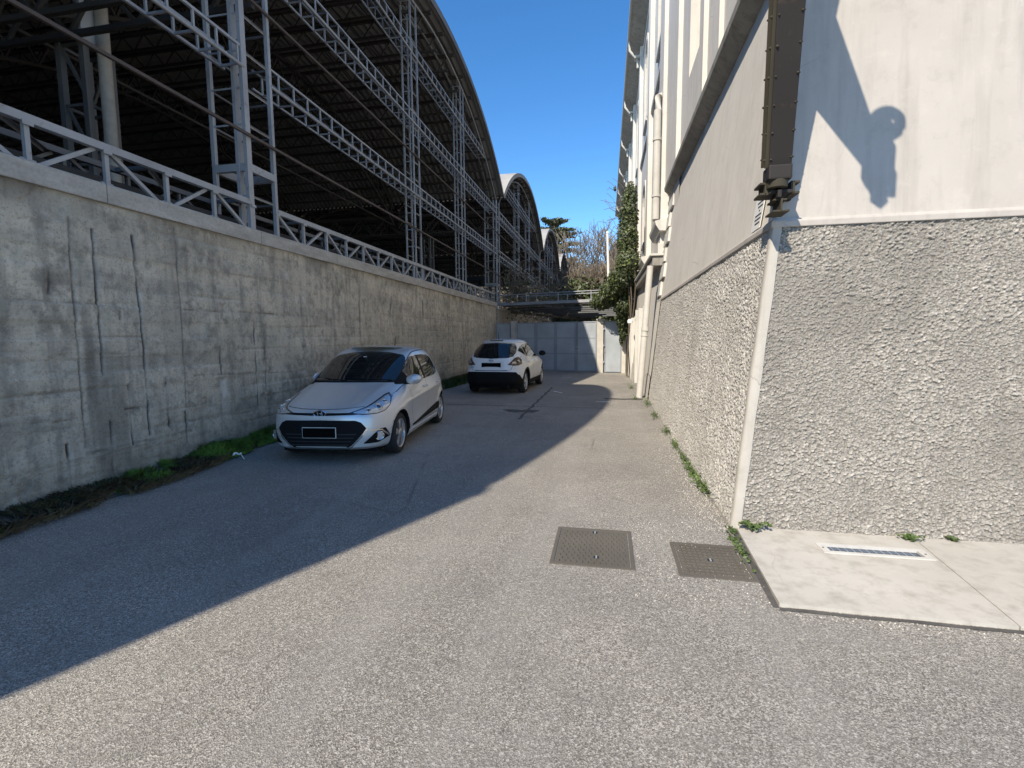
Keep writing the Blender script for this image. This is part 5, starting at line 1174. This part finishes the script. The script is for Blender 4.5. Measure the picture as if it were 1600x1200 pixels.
    for k in range(7): m.box((hb.x - .006, .44 + k * .035, .805), (.006, .02 if k != 5 else .006, .028))
    c.child(m, 'model_lettering', 'chrome')
    # sides
    c.patch('side_window', 'cabglass', [(-.32, 1.06), (.62, 1.045), (.95, 1.06)], [(-.32, 1.475), (.1, 1.45), (.5, 1.29), (.95, 1.075)], 'side', mirror=True)
    c.patch('side_window', 'cabglass', [(-1.12, 1.10), (-.40, 1.065)], [(-1.12, 1.40), (-.8, 1.46), (-.40, 1.475)], 'side', mirror=True)
    c.patch('quarter_window', 'cabglass', [(-1.52, 1.25), (-1.17, 1.105)], [(-1.52, 1.27), (-1.35, 1.34), (-1.17, 1.395)], 'side', mirror=True)
    c.patch('windscreen', 'cabglass', [(-.76, 1.13), (0, 1.115), (.76, 1.13)], [(-.76, 1.17), (-.62, 1.46), (0, 1.52), (.62, 1.46), (.76, 1.17)], 'front', nu=30)
    c.line('door_seam', 'seam', [(.86, 1.05), (.9, .7), (.82, .36), (-.34, .36), (-.37, 1.06)], 'side', .01, mirror=True); c.line('door_seam', 'seam', [(-.34, .36), (-.88, .37), (-1.0, .62), (-1.2, .86), (-1.25, 1.1)], 'side', .01, mirror=True)
    c.patch('sill', 'trimblack', [(-.92, .215), (.92, .215)], [(-.92, .37), (.92, .37)], 'side', mirror=True, off=.012, skirt=.03)
    for ax in S['axles']:
        for sg in (-1, 1):
            m = MB(); rows = []
            for a in np.linspace(-.25, math.pi + .25, 25):
                r = []
                for rr, yo in ((.385, -.02), (.387, .006), (.44, .006), (.445, -.02)):
                    x, z = ax + rr * math.cos(a), .335 + rr * math.sin(a); hit = c.proj((x, 4 * sg, z), (0, -sg, 0))[0]; y = (abs(hit.y) if hit is not None and abs(hit.y) > .6 else .86) + yo; r.append((x, sg * y, z))
                rows.append(r)
            c.child(m.grid(rows), 'arch_trim', 'trimblack', None, 40)
    for x in (-.18, -1.05):
        for sg in (-1, 1):
            hit, nr = c.proj((x, 4 * sg, .93), (0, -sg, 0)); c.child(MB().tube([(x - .1, hit.y, .93), (x - .07, hit.y + sg * .035, .932), (x + .07, hit.y + sg * .035, .932), (x + .1, hit.y, .93)], .014, 8), 'door_handle', S['paint'], None, 40)
    for sg in (-1, 1):
        rows = []
        for t in np.linspace(0, 1, 12):
            yy = .86 + .22 * t; r = math.sin(math.pi * (.12 + .86 * t)) ** .5; rows.append([(.82 + .1 * r * math.cos(a), sg * yy, 1.12 + .09 * r * math.sin(a)) for a in np.linspace(0, 2 * math.pi, 17)])
        c.child(MB().grid(rows), 'door_mirror', 'trimblack', None, 50)
    for x in S['axles']:
        for sg in (-1, 1): c.wheel(x, sg, 5, .235)
    c.child(MB().tube([(-1.22, 0, 1.585), (-1.32, 0, 1.82)], [.01, .004], 6), 'antenna', 'trimblack')
    hw = c.proj((-4, .1, 1.07), (1, 0, 0))[0]; c.child(MB().tube([hw + Vector((-.02, -.1, 0)), c.proj((-4, -.3, 1.13), (1, 0, 0))[0] + Vector((-.015, 0, 0))], .01, 6), 'rear_wiper', 'trimblack')
    c.child(MB().bb((-1.8, -.68, .16), (1.8, .68, .23)), 'underbody', 'trimblack')
    c.child(MB().tube([(-2.12, -.5, .24), (-1.8, -.5, .24)], .03, 10), 'exhaust_pipe', 'iron', None, 40)
    return c
crossover()
# ------------------------------------------------------------------ vegetation
def grass_tuft(name, pts, h, mat, parent=None, w=.006, lean=.6):
    pts = np.asarray(pts); n = len(pts); a = rng.uniform(0, 2 * math.pi, n); hh = np.asarray(h) * rng.uniform(.45, 1.25, n); l = lean * hh * rng.uniform(.2, 1, n)
    dx, dy = np.cos(a), np.sin(a); ww = w * rng.uniform(.7, 1.4, n)
    base = pts; mid = base + np.stack([dx * l * .35, dy * l * .35, hh * .6], 1); tip = base + np.stack([dx * l, dy * l, hh], 1); s = np.stack([-dy * ww, dx * ww, 0 * ww], 1)
    V = np.stack([base - s, base + s, mid + s * .8, tip, mid - s * .8], 1).reshape(-1, 3)
    pw = np.array(wpos(parent)) if parent is not None else np.zeros(3)
    me = bpy.data.meshes.new(name); me.vertices.add(5 * n); me.vertices.foreach_set('co', (V - pw).ravel()); me.loops.add(5 * n); me.loops.foreach_set('vertex_index', np.arange(5 * n, dtype=np.int32)); me.polygons.add(n); me.polygons.foreach_set('loop_start', np.arange(0, 5 * n, 5, dtype=np.int32)); me.update(calc_edges=True); me.materials.append(MT[mat])
    return link(bpy.data.objects.new(name, me), parent)
# grass verge at the foot of the concrete wall
def verge(n, y0, y1, dens):
    y = rng.uniform(y0, y1, n); e = .22 + .55 * fbm(y * .9, y * 0 + 2, 3, 3); x = WX + .02 + e * rng.uniform(0, 1, n) ** 1.3
    k = fbm(x * 3, y * 3, 3, 8) > 1 - dens; return x[k], y[k]
bank = np.meshgrid(np.linspace(0, 1, 8), np.linspace(-6, 23, 160), indexing='ij'); ex = .26 + .45 * fbm(bank[1] * .9, bank[1] * 0 + 2, 3, 3)
bz = .07 * (1 - bank[0]) ** 1.2 * (.4 + fbm(bank[1] * 1.5, bank[0] * 2, 3, 4)) - .012 * (bank[0] > .95)
MT['soil'] = plain('verge_soil', (.10, .085, .062), .95, 0, .4, 14)
tag(grid_mesh('verge_soil', np.stack([WX - .02 + bank[0] * ex, bank[1], bz], -1), 'soil', None, None), kind='stuff', label='brown soil and dead leaves along the foot of the concrete wall', cat='soil')
x, y = verge(52000, 4.2, 7.4, .72); hs_ = .25 + 1.2 * np.clip((fbm(x * 2.6, y * 2.6, 4, 19) - .22) * 2, 0, 1); hs_ *= np.clip((y - 4.2) / .5, .2, 1) * np.clip(1.35 - (x - WX) / .8, .25, 1); kk = rng.uniform(size=len(x)) < np.clip(.15 + 1.2 * (hs_ - .25), .1, 1); x, y, hs_ = x[kk], y[kk], hs_[kk]; tag(grass_tuft('grass_verge', np.stack([x, y, .02 + 0 * x], 1), .125 * hs_, 'grass', None, .005), kind='stuff', label='green grass growing along the foot of the concrete wall', cat='grass')
x, y = verge(16000, 7.0, 23, .6); tag(grass_tuft('rough_grass', np.stack([x, y, .02 + 0 * x], 1), .2, 'weed', None, .008), kind='stuff', label='rough weeds along the wall behind the silver car', cat='weeds')
x, y = verge(9000, 1.5, 5.6, .6); tag(grass_tuft('dry_stalks', np.stack([x + .05, y, .012 + 0 * x], 1), .1, 'dry', None, .003, 2.2), kind='stuff', label='dry brown stalks along the near end of the concrete wall', cat='dry grass')
x, y = verge(5000, 2.5, 4.7, .5); tag(grass_tuft('sparse_grass', np.stack([x, y, .02 + 0 * x], 1), .09, 'weed', None, .005), kind='stuff', label='sparse low grass at the near end of the wall', cat='grass')
# weeds along the plinth of the building
def weed(c, r, n, hgt, label, size=.03):
    root = thing('weed_clump', c, label, 'weed', 'weeds along the building foot'); k = rng.normal(size=(n, 3)) * np.array([r[0], r[1], hgt * .4]) ; k[:, 2] = np.abs(k[:, 2]) + .01; P = np.array(c) + k
    tag(leaves('leaf_mass', P, size, 'weed', root, np.tile([-.3, -.3, 1.], (n, 1)), 1.4, .7), kind='stuff')
    m = MB()
    for i in range(0, n, max(1, n // 14)): m.tube([(c[0], c[1], 0), tuple(P[i])], .003, 4)
    tag(m.build('stems', 'weed', root), kind='stuff')
W_ = [((1.07, 5.45), (.035, .10), 130, .09, 'widest green weed clump at the plinth foot nearest the corner'), ((1.05, 5.75), (.045, .12), 170, .11, 'dense weed clump just beyond the widest one at the plinth'), ((1.04, 6.2), (.04, .12), 150, .09, 'low weeds in the middle of the row along the plinth'), ((1.05, 6.75), (.035, .13), 120, .07, 'thin weeds past the middle of the plinth row'), ((1.05, 7.6), (.035, .12), 110, .08, 'small weed tuft further along the plinth'), ((1.05, 8.7), (.05, .12), 130, .12, 'bushy weed tuft nearer the far drainpipe'), ((1.0, 10.4), (.05, .15), 110, .13, 'weed tuft well before the drainpipe foot'), ((1.0, 12.3), (.06, .2), 120, .18, 'taller weeds just in front of the drainpipe foot'), ((.75, 13.2), (.05, .08), 50, .14, 'weed sprig left of the drainpipe foot'), ((.8, 16.2), (.08, .3), 120, .2, 'weeds by the lower wall behind the drainpipe'),
      ((1.04, 3.95), (.022, .09), 110, .06, 'weeds in the gap between smaller manhole cover and slab'), ((1.07, 4.28), (.015, .03), 40, .05, 'tiny weeds at the corner strip foot')]
for (c, r, n, h, lab) in W_: weed((c[0], c[1], 0.), (r[0] * .9, r[1] * 1.7), int(n * 1.1), h * .7, lab, .019)
for (c, lab, s) in (((1.24, 4.30, .022), 'spreading weed growing from the slab at the building corner', 1.), ((2.42, 4.31, .022), 'small weed at the slab joint below the front wall', .55), ((2.75, 4.35, .022), 'tiniest weed on the second pavement slab', .3)):
    root = thing('slab_weed', c, lab, 'weed'); m = MB(); n = int(90 * s); P = []
    for k in range(int(9 * s) + 3):
        a = random.uniform(math.pi * .95, math.pi * 2.05); l = .13 * s * random.uniform(.5, 1.2); q = [(c[0] + math.cos(a) * l * t, c[1] + math.sin(a) * l * t * .7, c[2] + .07 * s * math.sin(t * 2.2)) for t in np.linspace(0, 1, 5)]; m.tube(q, .0025, 4); P += [np.array(p) + rng.normal(size=3) * .008 for p in q[1:] for _ in range(3)]
    tag(m.build('stems', 'weed', root), kind='stuff'); tag(leaves('leaf_mass', np.array(P), .022, 'weed', root, np.tile([0, -.3, 1.], (len(P), 1)), 1.5, .6), kind='stuff')
# litter
lt = thing('litter', (-4.98, 5.7, .03), 'small white curled scrap of litter lying in the grass', 'litter'); MB().tube([(-4.98 + .05 * math.cos(t), 5.7 + .04 * math.sin(t), .1 + .012 * math.sin(3 * t)) for t in np.linspace(.3, 4.6, 14)], .012, 6).build('scrap', 'white', lt, None, 50)
MB().tube([(-4.96, 5.74, .1), (-4.92, 5.76, .02)], .006, 5).build('tail', 'white', lt)
for k, (xx, yy, a, L, lab) in enumerate(((-1.44, 14.6, -.98, .55, 'pale streak of sunlight drawn on the asphalt behind the white car'), (-.08, 12.55, .05, .36, 'short pale streak of sunlight drawn near the right of the lane'), (-1.6, 19.8, .9, .5, 'faint streak of sunlight drawn in front of the gate'))):  # pale strips standing in for sunlight falling through gaps in the roofs
    o = thing('sun_streak', (xx, yy, 0), lab, 'sun streak', 'drawn sun streaks'); m = MB(); d = Vector((math.cos(a), math.sin(a))); nn = Vector((-d.y, d.x)); pts = []
    for i in range(9):
        t = (i / 8 - .5) * L; w = .035 * (.6 + .6 * random.random()); pts.append([(xx + d.x * t + nn.x * w, yy + d.y * t + nn.y * w, .004), (xx + d.x * t - nn.x * w, yy + d.y * t - nn.y * w, .004)])
    m.grid(pts); m.build('paint', 'white', o)  # the streak of light is laid down as a white strip
# ivy on the building
def ivy():
    root = thing('ivy', (.9, 20.5, 0), 'thick dark green ivy climbing the building and hanging over the door and footbridge', 'ivy')
    blobs = [((.85, 20.6, 7.1), (.28, .7, .65), 900), ((.8, 20.6, 6.4), (.36, .9, .7), 1500), ((.78, 20.6, 5.5), (.42, 1.0, .8), 1900), ((.8, 20.6, 4.6), (.48, 1.1, .7), 1900), ((.6, 20.8, 4.0), (.6, 1.1, .5), 1700), ((.3, 21.3, 3.6), (.6, 1.0, .45), 1500), ((.0, 21.8, 3.3), (.55, .8, .4), 1100), ((-.3, 22.2, 3.15), (.45, .6, .3), 600), ((.7, 21.4, 3.0), (.42, .9, .5), 1300), ((.72, 21.8, 2.4), (.3, .6, .5), 900), ((.7, 21.9, 1.9), (.2, .4, .4), 400), ((.62, 22.0, 1.5), (.08, .12, .25), 60), ((.25, 20.6, 7.6), (.05, .1, .1), 10)]
    P = []; N = []
    for c, r, n in [(a, b, int(q * 2.2)) for a, b, q in blobs]:
        d = rng.normal(size=(n, 3)); d /= np.linalg.norm(d, axis=1)[:, None]; rad = rng.uniform(.55, 1.05, n)[:, None]; k = .8 + .45 * fbm(d[:, 0] * 3 + c[2], d[:, 1] * 3 + d[:, 2] * 2, 3, 6)[:, None]
        P.append(np.array(c) + d * np.array(r) * rad * k); N.append(d)
    P = np.concatenate(P); N = np.concatenate(N); sel = rng.uniform(size=len(P)) < .16
    leaves('foliage', P[~sel], .07, 'ivy', root, N[~sel] + np.array([-.2, -.3, .2]), 1.25, .6); leaves('young_foliage', P[sel], .062, 'ivytip', root, N[sel] + np.array([-.2, -.4, .4]), 1.25, .6)
    m = MB()
    for k in range(9):
        x, y = .9 + random.uniform(-.1, .2), 20.6 + random.uniform(-.7, .7); m.tube([(x + .05 * math.sin(z * 2 + k), y + .15 * math.sin(z + k), z) for z in np.linspace(0, 6.8, 12)], .025, 6)
    tag(m.build('stems', 'bark', root, None, 50), kind='stuff')
    m = MB()
    for k in range(26):
        p = Vector((.7 + random.uniform(-.4, .2), 20.6 + random.uniform(-.6, .6), random.uniform(5.2, 7.6))); d = Vector((random.uniform(-1, -.2), random.uniform(-.5, .5), random.uniform(-.1, .9))).normalized(); pts = [p + d * t * random.uniform(.4, .7) + Vector((0, 0, .1 * math.sin(t * 3 + k))) for t in np.linspace(0, 1.3, 5)]; m.tube(pts, .008, 4)
    tag(m.build('twigs', 'twig', root), kind='stuff')
ivy()
# trees
def branchy(m, p, d, L, r, depth, tips, spread=.5, up=.15, n=(2, 3), shrink=.72, mr=.006):
    pts = [p]; q = p; dd = d.copy()
    for i in range(3):
        dd = (dd + Vector((random.gauss(0, .12), random.gauss(0, .12), random.gauss(up * .4, .08)))).normalized(); q = q + dd * L / 3; pts.append(q)
    m.tube(pts, [r, r * .9, r * .8, r * .68], 6 if r > .05 else 4, 0, False)
    if depth == 0: tips.append(q); return
    for k in range(random.randint(*n)):
        a = Vector((random.gauss(0, 1), random.gauss(0, 1), random.gauss(.15, .5))).normalized(); nd = (dd * (1 - spread) + a * spread + Vector((0, 0, up))).normalized(); st = pts[random.choice((2, 3, 3))]
        branchy(m, st, nd, L * shrink * random.uniform(.8, 1.15), max(r * .62, mr), depth - 1, tips, spread, up, n, shrink, mr)
def bare_tree(x, y, h, label, depth=6, r=.32, mr=.033):
    root = thing('bare_tree', (x, y, 0), label, 'tree', 'leafless trees beyond the gate'); m = MB(); tips = []
    m.tube([(x, y, 0), (x + .1, y, h * .15), (x - .05, y, h * .3)], [r, r * .85, r * .7], 8); m.build('trunk', 'bark', root, None, 50); m = MB()
    for k in range(6):
        a = k * 1.05 + random.random(); branchy(m, Vector((x - .02, y, h * (.16 + .024 * k))), Vector((math.cos(a) * .7, math.sin(a) * .7, 1.)).normalized(), h * .22, r * .45, depth - 1, tips, .45, .22, (2, 3), .78, mr)
    tag(m.build('crown', 'twig', root, None, False, 0, False), kind='stuff')
bare_tree(-2.6, 62, 15.5, 'tall pale leafless tree right of the cedar'); bare_tree(.6, 66, 15.5, 'leafless tree behind the white pole'); bare_tree(-5.0, 70, 12, 'low leafless tree under the right edge of the cedar'); bare_tree(2.6, 58, 15, 'leafless tree half hidden by the ivy'); bare_tree(-1.2, 50, 9.5, 'short leafless tree directly above the footbridge'); bare_tree(-4.0, 58, 9.5, 'short bushy leafless tree beside the farthest hall'); bare_tree(1.4, 48, 9, 'short leafless tree just left of the ivy')
def cedar():
    x, y = -8., 75.; root = thing('cedar_tree', (x, y, 0), 'dark spreading cedar with flat layered branches above the halls', 'tree'); m = MB(); m.tube([(x, y, 0), (x + .2, y, 8), (x - .1, y, 14), (x + .1, y, 18.3)], [.55, .45, .33, .12], 10); m.build('trunk', 'bark', root, None, 50)
    lim = MB(); P = []
    def plate(z, r, n, ang0=0):
        for k in range(n):
            a = ang0 + 2 * math.pi * k / n + random.gauss(0, .2); L = r * random.uniform(.7, 1.08); dz = random.uniform(-.4, .5); e = Vector((x + L * math.cos(a), y + L * math.sin(a) * .8, z + dz)); s_ = Vector((x, y, z - .8)); lim.tube([s_, (s_ + e) / 2 + Vector((0, 0, .35)), e], [.13, .09, .03], 5)
            for t in np.linspace(.28, 1.05, 13):
                c = s_.lerp(e, t) + Vector((0, 0, .35 * math.sin(t * 3)));
                for _ in range(9): P.append((c.x + random.gauss(0, .34), c.y + random.gauss(0, .4), c.z + random.gauss(.1, .08)))
    plate(18.6, 1.8, 8); plate(17.6, 3.0, 11, .2); plate(16.6, 3.5, 12, .5); plate(15.5, 3.7, 10, .1); plate(14.3, 3.4, 8, .7); plate(13.0, 4.2, 9, .2); plate(10.4, 3.9, 8, .4); plate(9.4, 3.6, 6, .0); plate(7.6, 3.5, 6, .3); plate(5.6, 3.2, 6)
    tag(lim.build('limbs', 'bark', root), kind='stuff'); P = np.array(P); leaves('crown', P, .26, 'cedar', root, np.tile([0, 0, 1.], (len(P), 1)), 2.2, .5)
cedar()
def shrub(x, y, z, r, n, label, mat, size, group):
    root = thing('shrub', (x, y, 0), label, 'shrub', group); d = rng.normal(size=(n, 3)); d /= np.linalg.norm(d, axis=1)[:, None]; k = .6 + .75 * fbm(d[:, 0] * 2.5 + x, d[:, 2] * 2.5 + d[:, 1] * 2, 3, int(x * 7 + y) % 90)[:, None]; P = np.array((x, y, z)) + d * np.array(r) * k * rng.uniform(.45, 1.05, n)[:, None]; P[:, 2] = np.maximum(P[:, 2], .05)
    leaves('crown', P, size, mat, root, d + np.array([0, 0, .4]), 1.5, .7); m = MB()
    for k_ in range(7): q = P[random.randrange(n)]; m.tube([(x + random.gauss(0, .2), y, 0), ((x + q[0]) / 2, (y + q[1]) / 2, q[2] * .6), tuple(q)], [.06, .04, .012], 5)
    tag(m.build('stems', 'bark', root), kind='stuff')
shrub(-2.3, 45, 4.2, (2., 2., 3.), 2600, 'yellow-green shrub in front of the bare trees', 'shrub', .22, 'shrubs beyond the gate'); shrub(.2, 40, 3.6, (1.6, 2, 2.8), 2200, 'dark shrub beside the white pole', 'ivy', .2, 'shrubs beyond the gate'); shrub(-4.3, 52, 3.8, (1.6, 2, 3.2), 1800, 'brownish shrub under the farthest hall', 'shrub', .24, 'shrubs beyond the gate')
# bramble over the footbridge and the hall posts
def bramble(c, r, n, label):
    root = thing('bramble', (c[0], c[1], 0), label, 'bramble', 'leafless brambles on the steelwork'); m = MB()
    for k in range(n):
        p = Vector((random.gauss(c[0], r[0] * .5), random.gauss(c[1], r[1] * .5), random.gauss(c[2], r[2] * .5))); d = Vector((random.gauss(0, 1), random.gauss(0, 1), random.gauss(.2, .7))).normalized(); L = random.uniform(.4, 1.3); m.tube([p, p + d * L * .5 + Vector((0, 0, .12)), p + d * L + Vector((0, 0, -.1))], [.012, .01, .005], 4, 0, False)
    tag(m.build('stems', 'twig', root), kind='stuff'); P = rng.normal(size=(n * 3, 3)) * np.array(r) * .5 + np.array(c); tag(leaves('leaf_mass', P, .09, 'shrub', root, None, 1.3), kind='stuff')
bramble((-5.3, 29, 4.3), (1.2, 3.2, 1.5), 420, 'tangled brambles at the left end of the footbridge'); bramble((-4.2, 35, 4.2), (1.6, 3., 1.4), 320, 'tangled brambles behind the middle of the footbridge')
# far wooded slope closing the view
hx_ = np.linspace(-90, 70, 60); hy_ = np.linspace(85, 150, 24); HX, HY = np.meshgrid(hx_, hy_, indexing='ij'); HZ = (HY - 85) * .16 + 2.5 * fbm(HX * .06, HY * .06, 3, 4)
tag(grid_mesh('hill', np.stack([HX, HY, HZ - 1], -1), 'wood', None, None), kind='structure')
n = 40000; x = rng.uniform(-60, 40, n); y = rng.uniform(86, 140, n); z = (y - 85) * .16 + rng.uniform(0, 10, n) * (.5 + vnoise(x * .3, y * .3, 4)); fw_ = leaves('far_wood', np.stack([x, y, z], 1), .5, 'wood', None, np.tile([0, 0, 1.], (n, 1)), 3.5, 2.0); tag(fw_, label='brown leafless wood on the slope beyond the lane', cat='wood', kind='stuff')

# loose grit washed against the plinth, the slab and the covers
n = 1500; gx_ = np.concatenate([1.06 - np.abs(rng.normal(0, .16, n)), rng.uniform(.2, 1.05, 500), rng.uniform(1.1, 4, 300)]); gy_ = np.concatenate([4.3 + np.abs(rng.normal(0, 2.2, n)), rng.uniform(3.0, 4.4, 500), 3.06 - np.abs(rng.normal(0, .05, 300))])
gm = MB()
for a_, b_ in zip(gx_, gy_):
    s_ = .004 * random.uniform(.6, 1.8); t0 = random.random() * 3; v_ = [(a_ + s_ * math.cos(t0 + k * 2.09), b_ + s_ * math.sin(t0 + k * 2.09), .001) for k in range(3)] + [(a_ + s_ * .2, b_, .001 + s_ * 1.1)]
    gm.add(v_, [(0, 1, 3), (1, 2, 3), (2, 0, 3)])
MT['grit'] = plain('grit', (.5, .47, .42), .9, 0, .5, 40)
tag(gm.build('loose_grit', 'grit', None, None, False, 0, False), kind='stuff', label='loose pale grit along the plinth and pavement edge', cat='grit')
